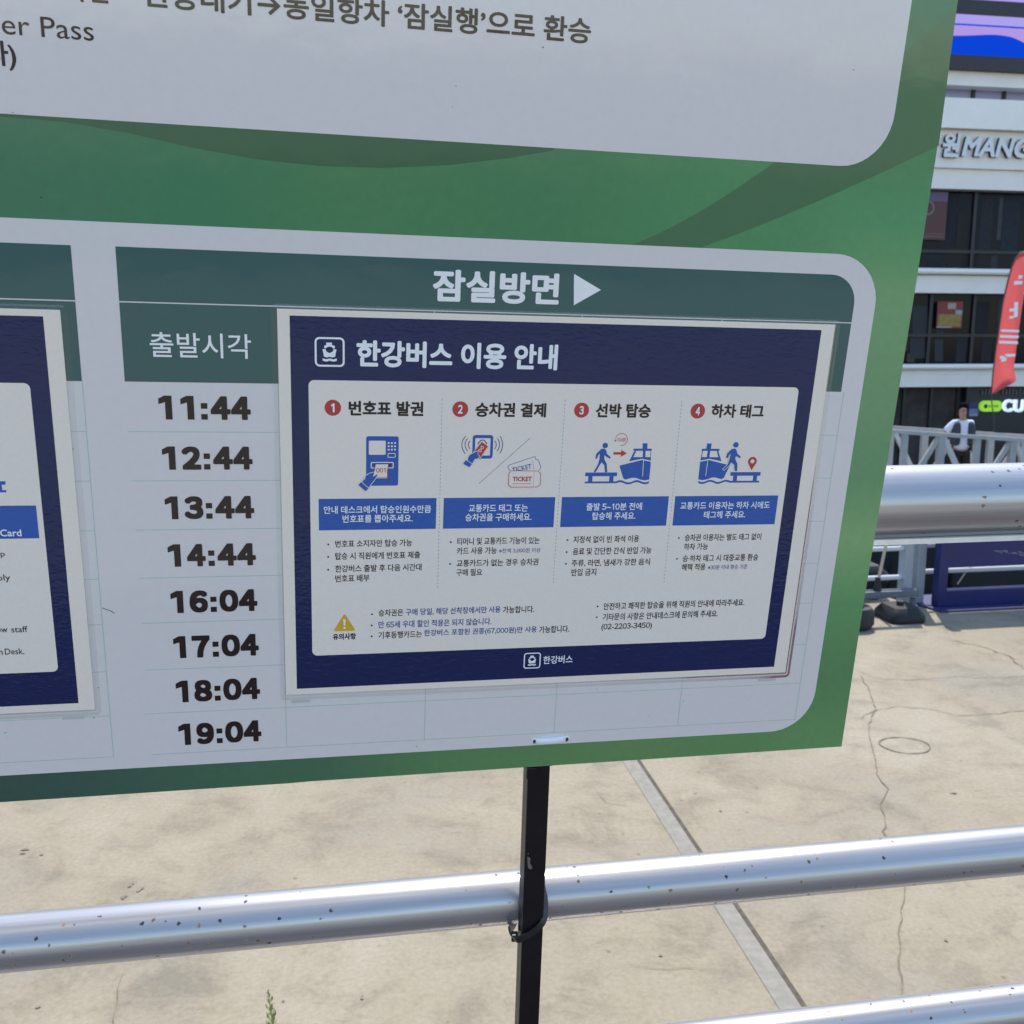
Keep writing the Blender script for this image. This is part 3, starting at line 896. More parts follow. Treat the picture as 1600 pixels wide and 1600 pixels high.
def reader(w):
    ring(w, rrect(139.9, 88.6, 155.5, 106.8, 2.2, 6), rrect(141.9, 91.0, 153.5, 104.4, .6, 6), ZC, P['blue'])
    stroke(w, arc3((144.0, 95.6), (147.4, 92.4), (150.8, 95.6)), .8, ZC, P['text_blue'])
    card = [(146.8, 93.5), (151.9, 97.2), (146.2, 106.2), (140.8, 101.8)]
    fill(w, card, ZT, P['red']); stroke(w, card, .35, ZT + 3e-5, P['panel'], True)
    c = Vector((146.6, 99.2)); d = Vector((.55, -.83)); nn = Vector((.83, .55))
    loop = [c + d * 2.2 * math.sin(t) + nn * 1.1 * math.sin(2 * t) for t in [i * math.pi / 12 for i in range(24)]]
    stroke(w, [(p.x, p.y) for p in loop], .5, ZT + 6e-5, P['panel'], True)
    hand = [(136.6, 108.5), (137.6, 104.3), (140.6, 102.2), (144.2, 100.8), (144.3, 103.4), (145.4, 104.5), (144.6, 106.6), (142.2, 107.2), (141.3, 108.9), (139.9, 110.6)]
    fill_concave(w, smooth_loop(hand, 3), ZU, P['blue']); stroke(w, smooth_loop(hand, 3), .38, ZU + 3e-5, P['panel'], True)
    fill(w, [(135.5, 107.7), (140.1, 110.6), (138.2, 113.3), (133.4, 110.7)], ZU + 6e-5, P['blue'])
    stroke(w, [(135.5, 107.7), (140.1, 110.6)], .38, ZU + 8e-5, P['panel'])
    for a in (((138.1, 93.0), (136.8, 96.0), (138.2, 99.4)), ((136.1, 91.2), (134.3, 96.1), (136.5, 101.0)), ((134.6, 89.6), (131.9, 96.1), (134.7, 103.0)),
              ((156.6, 93.0), (158.0, 96.0), (156.7, 99.3)), ((158.6, 91.1), (160.5, 96.0), (158.8, 101.0)), ((160.6, 89.4), (162.8, 96.0), (161.0, 102.8))):
        stroke(w, arc3(*a), .62, ZC, P['wave'])
    stroke(w, [(183.7, 90.8), (145.9, 126.3)], .28, ZC, P['wave'])
    tA = [(169.3, 116.0), (168.6, 115.0), (167.5, 113.3), (168.6, 111.8), (186.4, 105.6), (188.2, 105.2), (188.9, 107.2), (190.9, 107.8), (193.4, 113.8), (192.5, 115.0), (192.4, 116.0)]
    stroke(w, tA, .42, ZC, P['blue'])
    w2 = MB(); letters(w2, 'TICKET', -7.6, 7.6, -1.9, 1.9, 0, P['blue'], 'medium', 2)
    ca_, sa_ = math.cos(R(12)), math.sin(R(12))
    w.faces([(x * ca_ - y * sa_ + .1785, x * sa_ + y * ca_ - .1142, z + ZC) for x, y, z in w2.v], w2.f, P['blue'])
    tB = [(169.6, 116.2), (191.5, 116.4), (192.0, 117.6), (193.2, 118.1), (193.4, 127.2), (192.5, 127.7), (191.5, 129.0), (170.6, 129.1), (170.0, 128.1), (168.8, 127.7), (168.7, 118.0), (169.5, 117.4)]
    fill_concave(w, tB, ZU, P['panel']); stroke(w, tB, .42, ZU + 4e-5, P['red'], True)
    letters(w, 'TICKET', 171.7, 186.6, 120.8, 124.5, ZU + 4e-5, P['red'], 'bold', 2)
    stroke(w, [(171.9, 126.4), (186.6, 126.5)], .4, ZU + 4e-5, P['red'])
    for i in range(8): stroke(w, [(188.1, 117.4 + i * 1.45), (188.1, 118.2 + i * 1.45)], .3, ZU + 4e-5, P['red'])
    for i in range(5): stroke(w, [(186.6 + i * .3, 108.2 + i * 1.5), (186.8 + i * .3, 109.1 + i * 1.5)], .3, ZC, P['blue'])
def ring_clock(w, cx, cy, r):
    stroke(w, [(cx + r * math.cos(a), cy + r * math.sin(a)) for a in [R(95 - i * 11) for i in range(25)]], .45, ZC, P['red'])
    fill(w, [(cx - r - .9, cy + .2), (cx - r + 1.0, cy + .1), (cx - r + .1, cy + 1.7)], ZC + 2e-5, P['red'])
    letters(w, '10분', 252.0, 259.1, 90.2, 93.4, ZC, P['red'], 'regular', 2)
BODY3 = [(239.9, 99.1), (242.1, 98.7), (243.9, 100.0), (244.8, 102.9), (248.0, 105.7), (247.4, 106.9), (244.3, 105.2), (242.9, 104.0), (243.0, 107.1), (245.2, 110.9), (246.2, 117.6), (244.4, 117.6), (243.3, 112.0), (241.1, 109.7), (240.0, 111.5), (236.7, 117.8), (235.3, 117.2), (238.3, 111.2), (239.1, 106.9), (239.0, 102.9), (237.8, 104.4), (237.1, 107.1), (235.8, 106.6), (236.3, 102.9)]
def dock(w, xa, xb):
    fill(w, rrect(xa, 117.8, xb, 120.8, 0), ZC, P['blue'])
    for x in (xa + 2.6, xb - 6.0):
        fill(w, rrect(x, 120.8, x + 3.4, 125.0, 0), ZC, P['blue'])
    fill(w, rrect(xa, 125.0, xb - .4, 126.5, 0), ZC, P['blue'])
def waves(w, x0, x1, flip=False):
    n = 24
    top = [(x0 + (x1 - x0) * i / n, 125.0 + .9 * math.sin(i / n * math.pi * 4 + (0 if flip else math.pi))) for i in range(n + 1)]
    fill_concave(w, top + [(x, y + 1.6) for x, y in reversed(top)], ZC, P['blue'])
def boat(w, flip=None):
    fx = (lambda p: (flip - p[0], p[1])) if flip else (lambda p: p)
    q = lambda pts: [fx(p) for p in pts]
    fill_concave(w, q([(255.5, 112.3), (273.4, 107.9), (280.8, 109.3), (280.8, 123.6), (277.4, 124.4), (273.2, 123.6), (269.5, 122.2), (266.6, 122.2), (261.2, 123.6), (259.4, 122.4)]), ZC, P['blue'])
    fill_concave(w, q([(263.0, 108.9), (266.8, 100.3), (265.7, 100.3), (265.8, 98.8), (273.0, 98.8), (272.8, 94.5), (276.6, 94.5), (277.0, 98.8), (280.5, 98.8), (280.6, 100.5), (280.0, 100.5), (280.7, 108.3), (273.3, 106.9)]), ZC, P['blue'])
    fill(w, q([(266.2, 105.5), (268.1, 100.5), (273.4, 100.5), (273.6, 105.5)]), ZT, P['panel']) if not flip else fill_concave(w, q([(266.2, 105.5), (268.1, 100.5), (273.4, 100.5), (273.6, 105.5)]), ZT, P['panel'])
    fill_concave(w, q([(275.9, 105.5), (275.6, 100.5), (279.5, 100.5), (279.9, 105.5)]), ZT, P['panel'])
    stroke(w, q([(274.6, 108.0), (275.0, 121.0)]), .5, ZT, P['panel'])
def boarding(w):
    fill(w, circle(242.9, 96.4, 2.2, 20), ZC, P['blue'])
    fill_concave(w, BODY3, ZC, P['blue'])
    dock(w, 228.7, 254.2); waves(w, 253.8, 280.8); boat(w)
    fill_concave(w, [(249.9, 101.6), (256.0, 101.6), (256.0, 99.8), (260.8, 102.6), (256.0, 105.4), (256.0, 103.6), (249.9, 103.6)], ZC, P['red'])
    ring_clock(w, 255.4, 91.7, 4.8)
BODY4 = [(346.6, 98.9), (349.2, 98.4), (350.6, 99.8), (351.7, 102.7), (354.9, 105.1), (354.3, 106.3), (350.7, 104.5), (350.3, 106.9), (352.7, 111.0), (353.2, 116.8), (351.2, 116.8), (350.2, 111.8), (347.6, 109.8), (345.9, 112.7), (341.9, 116.3), (340.7, 115.1), (344.2, 111.6), (345.4, 106.9), (345.8, 102.8), (344.6, 103.9), (344.2, 106.4), (342.6, 105.9), (343.2, 102.4)]
def alighting(w):
    boat(w, 602.2); waves(w, 321.6, 348.2, True); dock(w, 348.0, 373.6)
    fill(w, circle(349.6, 95.5, 2.2, 20), ZU, P['blue'])
    fill_concave(w, BODY4, ZU, P['blue']); stroke(w, BODY4[12:19], .4, ZU + 3e-5, P['panel'])
    pin = [(365.3 + 3.7 * math.cos(a), 109 + 3.7 * math.sin(a)) for a in [R(150 + i * 12) for i in range(21)]] + [(365.4, 116.3)]
    fill_concave(w, pin, ZC, P['red']); fill(w, circle(365.3, 108.9, 1.7, 16), ZT, P['panel'])
for d in (kiosk, reader, boarding, alighting):
    part('pictogram', d)

# the English sheet further left; only its right end shows
en, EOFF = notice(-560.5, 5, 'laminated navy bordered English notice left of the departure times, farther from the video screen')
def epart(name, draw, parent=en, off=EOFF): return part(name, draw, parent, off)
band = epart('caption_band', lambda w: fill(w, rrect(-255.5, 140.6, -167.5, 164.9, 0), ZC, P['blue']))
def eband(w):
    letters(w, 'Card', -192.7, -178.8, 157.9, 163.1, ZT, P['white'], 'medium', 3)
    letters(w, 'Tag your', -222, -194.6, 157.9, 164.4, ZT, P['white'], 'medium', 3)
epart('caption', eband, band, None)
def elist(w):
    letters(w, 'pickup', -208.5, -191.2, 174.0, 179.3, ZC, P['black'], 'regular', 3)
    letters(w, 'rules apply', -221, -189.4, 191.6, 197.8, ZC, P['black'], 'regular', 3)
epart('bullet_list', elist)
def enote(w):
    letters(w, 'follow', -210.5, -195.1, 231.6, 236.4, ZC, P['black'], 'regular', 3)
    letters(w, 'staff', -192.6, -181.6, 231.9, 236.7, ZC, P['black'], 'regular', 3)
    letters(w, 'Information', -230.5, -200.1, 249.0, 254.1, ZC, P['black'], 'regular', 3)
    letters(w, 'Desk.', -198.6, -185.6, 249.2, 254.1, ZC, P['black'], 'regular', 3)
epart('footnote', enote)
def edock(w):
    q = lambda x: x - 560.5
    for pts in ([(348, 122.9), (375.0, 122.9), (374.8, 125.4), (348, 125.4)], [(369.0, 125.4), (372.2, 125.4), (372.3, 129.3), (369.0, 129.3)], [(350.6, 125.4), (354, 125.4), (354, 129.3), (350.6, 129.3)], [(348, 129.3), (374.9, 129.3), (374.8, 130.9), (348, 130.9)]):
        fill(w, [(q(a), b) for a, b in pts], ZC, P['blue'])
    fill(w, circle(q(349.6), 100.5, 2.2, 20), ZU, P['blue']); fill_concave(w, [(q(a), b + 5) for a, b in BODY4], ZU, P['blue'])
epart('pictogram', edock)

# white cable tie threaded through the foot of the board
NYLON = plain('milky_nylon', (0.86, 0.89, 0.93), 0.3, 0, 0.5)
HOLE = plain('torn_hole', (0.05, 0.045, 0.045), 0.8)
tie = empty('cable_tie'); tie.matrix_world = Matrix.Translation(bp(215.5, 350.5, 0)) @ BM.to_3x3().to_4x4()
tag(tie, 'white plastic cable tie threaded through the white foot of the green board above the post', 'cable tie')
w = MB()
prof = []
for i in range(15):
    t = i / 14
    u = -12.6 + 25.2 * t
    prof.append((u, 0.3 + 2.6 * math.sin(math.pi * t) ** 0.4, -0.6 * t))
for j, (dv, dn) in enumerate(((-2.7, -0.5), (-2.4, 0), (2.3, 0), (2.7, -0.5))):
    pass
vs = []
for u, h, sl in prof:
    for dv, dn in ((-2.6, -h), (-2.6, -0.5), (-2.1, 0), (2.1, 0), (2.6, -0.5), (2.6, -h)):
        vs.append((u * .001, -(dv + sl) * .001, (h + dn) * .001 + 2e-4))
w.faces(vs, [(i * 6 + q, (i + 1) * 6 + q, (i + 1) * 6 + q + 1, i * 6 + q + 1) for i in range(14) for q in range(5)], NYLON)
w.build('strap', tie, smooth=50)
for sx in (-14.2, 14.0):
    w = MB()
    rr = random.Random(int(sx * 10))
    pts = [(sx + math.cos(a) * (2.0 + rr.random() * .7), math.sin(a) * (3.0 + rr.random() * .7) + (-.3 if sx > 0 else .3)) for a in [i * math.pi / 7 for i in range(14)]]
    inn = [(sx + (x - sx) * .55, y * .6) for x, y in pts]
    n = len(pts)
    w.faces([(x * .001, -y * .001, 1.6e-4) for x, y in pts] + [(x * .001, -y * .001, 9e-4 + rr.random() * 6e-4) for x, y in inn], [(i, n + i, n + (i + 1) % n, (i + 1) % n) for i in range(n)], FOAM)
    fill(w, inn, 2.2e-4, HOLE)
    w.build('torn_hole', board, loc=BM.to_3x3().transposed() @ (bp(215.5, 350.5, 0) - post_foot))

# ------------------------------------------------------------------ the setting
YAW = R(9.4)
AX = Vector((math.cos(YAW), math.sin(YAW), 0))          # along the railings, the quay and the building
AY = Vector((-math.sin(YAW), math.cos(YAW), 0))         # towards the river
UP = Vector((0, 0, 1))
CONCRETE = concrete_mat()
CRACK = plain('dark_crack', (0.185, 0.163, 0.122), 0.95, spec=0.1, noise=0.3, nscale=60)  # darker tone of the concrete's cracks and ring mark
STAIN = plain('dark_stain', (0.205, 0.182, 0.145), 0.95, spec=0.1, noise=0.4, nscale=70)
PATCH = plain('pale_mortar_strip', (0.240, 0.226, 0.193), 0.9, spec=0.2, noise=0.2, nscale=30)
GROOVE = plain('dirty_groove', (0.10, 0.088, 0.07), 0.95, spec=0.1, noise=0.4, nscale=40)
def frame_at(o):
    return Matrix(((AX.x, AY.x, 0, o.x), (AX.y, AY.y, 0, o.y), (0, 0, 1, o.z), (0, 0, 0, 1)))
QUAY = on_ground(1446, 931)                              # a point of the quay edge
QY = QUAY.dot(AY)
def sheet(mb, a0, a1, b0, b1, z, mat):                   # a along AX, b along AY
    mb.poly([AX * a0 + AY * b0 + UP * z, AX * a1 + AY * b0 + UP * z, AX * a1 + AY * b1 + UP * z, AX * a0 + AY * b1 + UP * z], mat)

def ribbon(mb, px_pts, w, z, mat, jitter=0.0, seed=1, shift=0.0):
    """a crack or strip on the ground through points read off the photograph"""
    rr = random.Random(seed)
    P_ = [on_ground(*p) for p in px_pts]
    pts = []
    for a, b in zip(P_, P_[1:]):
        n = max(1, int((b - a).length / 0.03)) if jitter else 1
        for i in range(n):
            q = a.lerp(b, i / n)
            if jitter: q = q + Vector((rr.uniform(-1, 1), rr.uniform(-1, 1), 0)) * jitter
            pts.append(q)
    pts.append(P_[-1])
    L, Rr = [], []
    for i, p in enumerate(pts):
        t = (pts[min(i + 1, len(pts) - 1)] - pts[max(i - 1, 0)]).normalized()
        nrm = Vector((-t.y, t.x, 0))
        ww = w * (rr.uniform(0.4, 1.3) if jitter else 1)
        if jitter and i in (0, len(pts) - 1): ww *= .2
        p = p + nrm * shift
        L.append(Vector((p.x, p.y, z)) + nrm * ww / 2)
        Rr.append(Vector((p.x, p.y, z)) - nrm * ww / 2)
    n = len(pts)
    mb.faces(L + Rr, [(n + i, n + i + 1, i + 1, i) for i in range(n - 1)], mat)
def blot(mb, px, py, rx, ry, z, mat, seed):
    rr = random.Random(seed)
    c = on_ground(px, py)
    ph = [rr.uniform(0, 6.28) for _ in range(3)]
    n = 18
    mb.poly([(c.x + rx * math.cos(a) * (1 + .3 * math.sin(2 * a + ph[0]) + .2 * math.sin(5 * a + ph[1])),
              c.y + ry * math.sin(a) * (1 + .3 * math.sin(3 * a + ph[2])), z) for a in [2 * math.pi * i / n for i in range(n)]], mat)

w = MB()
sheet(w, -400, 400, -600, QY, 0.0, CONCRETE)
# cracks, stains and the ring mark in the concrete
ribbon(w, [(1345, 1055), (1358, 1080), (1368, 1110), (1356, 1135), (1361, 1165), (1373, 1215), (1386, 1232), (1376, 1258), (1384, 1283), (1382, 1300), (1405, 1345), (1411, 1385), (1413, 1410), (1408, 1435), (1402, 1458), (1409, 1486), (1404, 1500), (1410, 1540), (1411, 1590)], 0.0042, 0.003, CRACK, 0.005, 3)
ribbon(w, [(1480, 1000), (1540, 1012), (1575, 1025), (1600, 1045), (1660, 1080)], 0.006, 0.0032, CRACK, 0.008, 5)
ribbon(w, [(1340, 1125), (1368, 1112), (1400, 1104), (1450, 1108), (1495, 1118), (1550, 1117), (1600, 1110), (1660, 1108)], 0.0035, 0.0034, CRACK, 0.010, 6)
ribbon(w, [(1345, 1050), (1380, 1062), (1440, 1062), (1500, 1058), (1560, 1060), (1620, 1056)], 0.003, 0.0036, CRACK, 0.012, 8)
ribbon(w, [(196, 1512), (186, 1545), (180, 1580), (176, 1640)], 0.002, 0.003, CRACK, 0.003, 9)
ribbon(w, [(985, 1508), (1030, 1516), (1070, 1512), (1120, 1520)], 0.0015, 0.003, CRACK, 0.005, 10)
ribbon(w, [(930, 1238), (950, 1255), (990, 1262)], 0.0018, 0.003, CRACK, 0.005, 12)
c = on_ground(1414, 1165)
ringp = [(c.x + .092 * math.cos(a) * (1 + .03 * math.sin(3 * a)), c.y + .078 * math.sin(a)) for a in [2 * math.pi * i / 40 for i in range(40)]]
rin = [(c.x + (x - c.x) * (.93 + .02 * math.sin(7 * i)), c.y + (y - c.y) * (.93 + .02 * math.sin(5 * i))) for i, (x, y) in enumerate(ringp)]
w.faces([(x, y, .003) for x, y in ringp] + [(x, y, .003) for x, y in rin], [(i, (i + 1) % 40, 40 + (i + 1) % 40, 40 + i) for i in range(40)], CRACK)
for i, (x, y, rx, ry) in enumerate(((205, 1383, .006, .015), (194, 1402, .0055, .012), (219, 1390, .007, .012), (40, 1328, .010, .006), (36, 1334, .007, .005), (65, 1336, .006, .004),
                                    (1126, 1268, .006, .005), (1032, 1494, .004, .004), (60, 1574, .005, .005), (443, 1565, .003, .003), (566, 1560, .004, .007), (1490, 1240, .010, .005), (1460, 1550, .004, .004), (1478, 1470, .003, .007))):
    blot(w, x, y, rx, ry, 0.0028, STAIN, i)
w.build('plaza_ground')['kind'] = 'structure'
GSH = 0.032
w = MB()
edge = [(934.6, 1113), (984, 1189), (1053, 1295), (1118, 1395), (1182, 1493), (1251, 1600), (1330, 1720)]
ribbon(w, edge, 0.052, 0.0015, PATCH)
ribbon(w, edge, 0.013, 0.0019, GROOVE, 0, 4, GSH)
w.build('ground_mortar_strip')['kind'] = 'structure'

# brown paving on the walkway side of the railing, and the wall down to the river
BROWN = plain('brown_paving', (0.075, 0.05, 0.045), 0.8, spec=0.2, noise=0.35, nscale=14)
WATERM = plain('dark_river_water', (0.012, 0.016, 0.015), 0.06, spec=0.4, bump=0.25, nscale=3.0)
WALL = plain('quay_wall', (0.16, 0.155, 0.14), 0.9, noise=0.3, nscale=3)
w = MB()
sheet(w, -400, 400, QY, 900, -3.0, WATERM)
w.build('river_water')['kind'] = 'structure'
w = MB()
w.poly([AX * -400 + AY * QY, AX * 400 + AY * QY, AX * 400 + AY * QY - UP * 3.2, AX * -400 + AY * QY - UP * 3.2], WALL)
w.build('quay_wall')['kind'] = 'structure'

# ------------------------------------------------------------------ foreground railing
ALU = rail_mat()
lower_c = None
for k in range(4000):                                    # axis of the lower rail: 50 mm behind the board plane
    d = ray(830, 1398); q = EYE + d * (0.4 + k * 0.0005)
    if (q - BO).dot(BN) > 0.0502:
        lower_c = q; break
RAIL_B = lower_c.dot(AY)
def on_rail_plane(px, py, db=0.0):
    d = ray(px, py)
    return EYE + d * ((RAIL_B + db - EYE.dot(AY)) / d.dot(AY))
A0 = lower_c.dot(AX)
zl = lower_c.z
zu = on_rail_plane(1490, 780).z
zb = on_rail_plane(1400, 1598).z
walk = MB()
sheet(walk, -60, 60, RAIL_B - 2.35, RAIL_B + 0.06, 0.004, BROWN)
walk.build('walkway_path')['kind'] = 'structure'
dark_strip = MB()
DARK_GROUND = plain('dark_strip_ground', (0.075, 0.078, 0.08), 0.9, spec=0.2, noise=0.35, nscale=6)  # unseen dark ground behind the camera, added to shape reflections and bounce
sheet(dark_strip, -60, 60, RAIL_B - 15.0, RAIL_B - 7.2, 0.004, DARK_GROUND)
dark_strip.build('unseen_ground_strip')['kind'] = 'structure'
rail = empty('pedestrian_railing', AX * A0 + AY * RAIL_B)
rail.rotation_euler = (0, 0, YAW)
tag(rail, 'silver aluminium pedestrian railing of round rails running behind the green board', 'railing')
def rail_tube(name, z, r):
    w = MB()
    n = 32
    w.tube([(-3.2 + 6.4 * i / n, 0, z) for i in range(n + 1)], r, ALU, 40)
    return w.build(name, rail, smooth=40)
rail_tube('middle_rail', zl, 0.0243)
rail_tube('lower_rail', zb, 0.0243)
w = MB()                                                  # the wide handrail: rounded top over a flat lipped base
hr = 0.0345
prof = [(hr * math.cos(a), hr * math.sin(a) * 0.97) for a in [R(-66 + i * 312 / 44) for i in range(45)]]
prof += [(-0.0150, -0.0318), (-0.0205, -0.0320), (-0.0205, -0.0378), (0.0205, -0.0378), (0.0205, -0.0320), (0.0150, -0.0318)]
pts0 = [(-3.2, y, zu + z) for y, z in prof]
pts1 = [(3.2, y, zu + z) for y, z in prof]
n = len(prof)
w.faces(pts0 + pts1, [(i, (i + 1) % n, n + (i + 1) % n, n + i) for i in range(n)] + [tuple(range(n - 1, -1, -1)), tuple(range(n, 2 * n))], ALU)
w.build('handrail', rail, smooth=35)
LIP_REFLECTION = plain('lip_ground_reflection', (0.80, 0.76, 0.67), 0.5, noise=0.12, nscale=60)  # cream imitates sunlit ground reflected in the lip, put into its colour
w = MB(); w.box((-3.19, -.0232, zu - .0374), (3.19, -.0206, zu - .0325), LIP_REFLECTION); w.build('handrail_lip', rail)
for x in (-1.75, 1.25):
    w = MB()
    w.box((x - .03, -.03, 0.012), (x + .03, .03, zu - 0.036), ALU)
    w.box((x - .07, -.07, 0.004), (x + .07, .07, 0.012), ALU)
    fix(w.build('post', rail), 0.003, 2)

# black cable tie that lashes the post to the middle rail
TIEB = plain('black_nylon', (0.014, 0.014, 0.015), 0.38, 0, 0.5)
path = [(847, 1386, 27), (850.5, 1400, 22), (851.5, 1420, 14), (849.5, 1437, 6), (842, 1448, 3.4), (830, 1458, 3.0), (815, 1466, 2.8), (806, 1468, 5), (800, 1462, 14), (798, 1452, 26), (800, 1448, 46), (804, 1440, 66), (815, 1410, 80), (832, 1385, 80), (842, 1372, 62), (846, 1374, 40)]
def plane_pt(px, py, n):
    d = ray(px, py)
    return EYE + d * (((BO - EYE).dot(BN) + n * .001) / d.dot(BN))
pp = [plane_pt(*q) for q in path]
sm = []
for i in range(len(pp)):
    p0, p1, p2, p3 = (pp[(i + j - 1) % len(pp)] for j in range(4))
    for q in range(4):
        t = q / 4
        sm.append(0.5 * ((2 * p1) + (p2 - p0) * t + (2 * p0 - 5 * p1 + 4 * p2 - p3) * t * t + (3 * p1 - p0 - 3 * p2 + p3) * t ** 3))
cen = sum(sm, Vector()) / len(sm)
w = MB(); vs = []
for i, p in enumerate(sm):
    t = (sm[(i + 1) % len(sm)] - sm[i - 1]).normalized()
    out = (p - cen); out = (out - t * out.dot(t)).normalized()
    side = t.cross(out)
    vs += [p - cen + side * .0030 - out * .0006, p - cen + side * .0030 + out * .0009, p - cen - side * .0030 + out * .0009, p - cen - side * .0030 - out * .0006]
n = len(sm)
w.faces(vs, [(i * 4 + q, ((i + 1) % n) * 4 + q, ((i + 1) % n) * 4 + (q + 1) % 4, i * 4 + (q + 1) % 4) for i in range(n) for q in range(4)], TIEB)
bt = empty('cable_tie', cen)
tag(bt, 'black cable tie lashing the black post to the middle silver rail', 'cable tie')
w.build('strap', bt, smooth=40)
w = MB()
h = plane_pt(804, 1462, 14) - cen
w.box((h.x - .003, h.y - .004, h.z - .004), (h.x + .003, h.y + .003, h.z + .003), TIEB)
fix(w.build('lock_head', bt), 0.001, 2)

# pale dried splash on the front of the post
w = MB()
for q in ([(824, 1338), (829, 1341), (828, 1348), (832, 1356), (829, 1359), (825, 1356), (824, 1347)], [(823.5, 1334), (826, 1333), (826.5, 1335.5)]):
    w.poly([to_board(plane_pt(x, y, 5.2)) for x, y in reversed(q)], plain('dried_splash', (.15, .14, .12), .9))
build_each(w, 'dried_splash', board)

# weed sprouting from the concrete
LEAF = plain('weed_green', (0.22, 0.26, 0.08), 0.6, noise=0.3, nscale=90)
wb = on_ground(424, 1660)
weed = empty('weed', wb)
tag(weed, 'small green weed sprouting from the concrete below the middle rail', 'weed')
def stem_curve(base, tip, bend, n=8):
    return [base.lerp(tip, i / n) + bend * math.sin(math.pi * i / n) for i in range(n + 1)]
tip = at(418, 1546, wb.y) - wb
w = MB(); st = stem_curve(Vector(), tip, Vector((.006, 0, 0)))
w.tube(st, [.0028 - .0022 * i / 8 for i in range(9)], LEAF, 6)
w.build('stem', weed, smooth=60)
w = MB(); rr = random.Random(5)
for i in range(46):
    t = 0.12 + 0.86 * i / 46
    p = st[min(7, int(t * 8))].lerp(st[min(8, int(t * 8) + 1)], t * 8 % 1)
    a = i * 2.4
    ln = (.034 * (1 - t) + .008) * rr.uniform(.7, 1.2)
    d = Vector((math.cos(a), math.sin(a) * .8, 1.0 + .9 * t)).normalized()
    s = Vector((-math.sin(a), math.cos(a), .1)) * ln * .14
    m_ = p + d * ln * .55 + Vector((math.cos(a), math.sin(a), 0)) * ln * .12
    e_ = p + d * ln
    w.faces([p, m_ + s, e_, m_ - s, m_ + Vector((0, 0, -.0015))], [(0, 4, 1), (1, 4, 2), (2, 4, 3), (3, 4, 0)], LEAF)
w.build('leaves', weed)

# ------------------------------------------------------------------ far side of the plaza: quay fence, banner base, blue sign frame
GREYP = plain('grey_fence_paint', (0.30, 0.33, 0.36), 0.5, noise=0.12, nscale=30)
PALEP = plain('pale_rail_paint', (0.50, 0.53, 0.57), 0.42)
def fence(x_post_px, y_post_px, sgn, length, zr, label):
    b = on_ground(x_post_px, y_post_px)
    e = empty('quay_fence', b); e.rotation_euler = (0, 0, YAW)
    tag(e, label, 'fence')
    x = 0.0
    while x <= length:
        w = MB()
        w.box((sgn * x - .026, -.035, 0.0), (sgn * x + .026, .035, 0.74), GREYP)
        w.box((sgn * x - .06, -.06, 0.0), (sgn * x + .06, .06, 0.010), GREYP)
        fix(w.build('post', e), 0.004, 1)
        x += 1.9
    for z in zr:
        w = MB()
        w.tube([(sgn * -0.02, -0.005, z), (sgn * length * .5, -0.005, z), (sgn * length, -0.005, z)], .0145, PALEP, 14)
        w.build('rail', e, smooth=50)
    w = MB()
    w.tube([(sgn * -0.03, 0, .745), (sgn * length, 0, .745)], .022, PALEP, 14)
    w.build('top_rail', e, smooth=50)
    return e
fl = on_ground(1411, 945); fr = on_ground(1431, 942)
z1 = at(1395, 856, fl.y).z; z2 = at(1395, 901, fl.y).z
z3 = at(1450, 852, fr.y).z; z4 = at(1450, 893, fr.y).z
fence(1411, 945, -1, 7.6, (z1, z2), 'grey steel quay fence with pale rails, running left behind the black weighted base')
fence(1431, 942, 1, 7.6, (z3, z4), 'grey steel quay fence with pale rails, running right behind the blue sign frame')

NAVY = plain('navy_gloss_paint', (0.006, 0.010, 0.095), 0.3, noise=0.2, nscale=10)
NAVYT = plain('navy_plate', (0.03, 0.035, 0.12), 0.45, noise=0.2, nscale=8)
SCR = plain('scratched_bare_paint', (0.22, 0.22, 0.28), 0.7)
f0 = on_ground(1462, 951)
sf = empty('sign_frame', f0); sf.rotation_euler = (0, 0, YAW)
tag(sf, 'navy blue steel sign frame with a low panel on a flat base plate', 'sign frame')
WD = 2.3
w = MB()
ol = [(-.02, -.09), (WD + .03, -.09), (WD + .10, .26), (-.12, .26)]
w.faces([(x, y, .001) for x, y in ol] + [(x, y, .012) for x, y in ol], [(3, 2, 1, 0), (4, 5, 6, 7)] + [(i, (i + 1) % 4, 4 + (i + 1) % 4, 4 + i) for i in range(4)], NAVYT)
w.build('base_plate', sf)
for x in (0.0, WD - .08):
    w = MB(); w.box((x, -.012, .012), (x + .055, .050, .74), NAVY); fix(w.build('post', sf), .005, 2)
w = MB(); w.box((.055, -.008, .012), (WD - .08, .046, .105), NAVY); fix(w.build('lower_beam', sf), .004, 2)
zp = at(1520, 879, f0.y + .15).z
w = MB(); w.box((.055, .008, zp), (WD - .08, .030, .73), NAVY)
rr = random.Random(11)
for i in range(26):                                       # scratches worn through the paint
    x, z = .34 + i * .012 + rr.uniform(-.006, .006), zp + .085 - i * .0016 + rr.uniform(-.008, .008)
    ln = rr.uniform(.008, .03)
    w.poly([(x, .0070, z), (x + ln, .0070, z - ln * .15), (x + ln, .0070, z + .002), (x, .0070, z + .003)], SCR)
w.build('sign_panel', sf)
w = MB(); w.tube([(.22, .14, .10), (.36, .12, .33)], .004, plain('brace_cord', (.3, .3, .27), .7), 6); w.build('brace', sf)
w = MB()
for x in (0.02, .5, .95, 1.4):
    w.tube([(x, -.065, .010), (x, -.065, .020)], .011, NAVYT, 8)
build_each(w, 'bolt', sf)

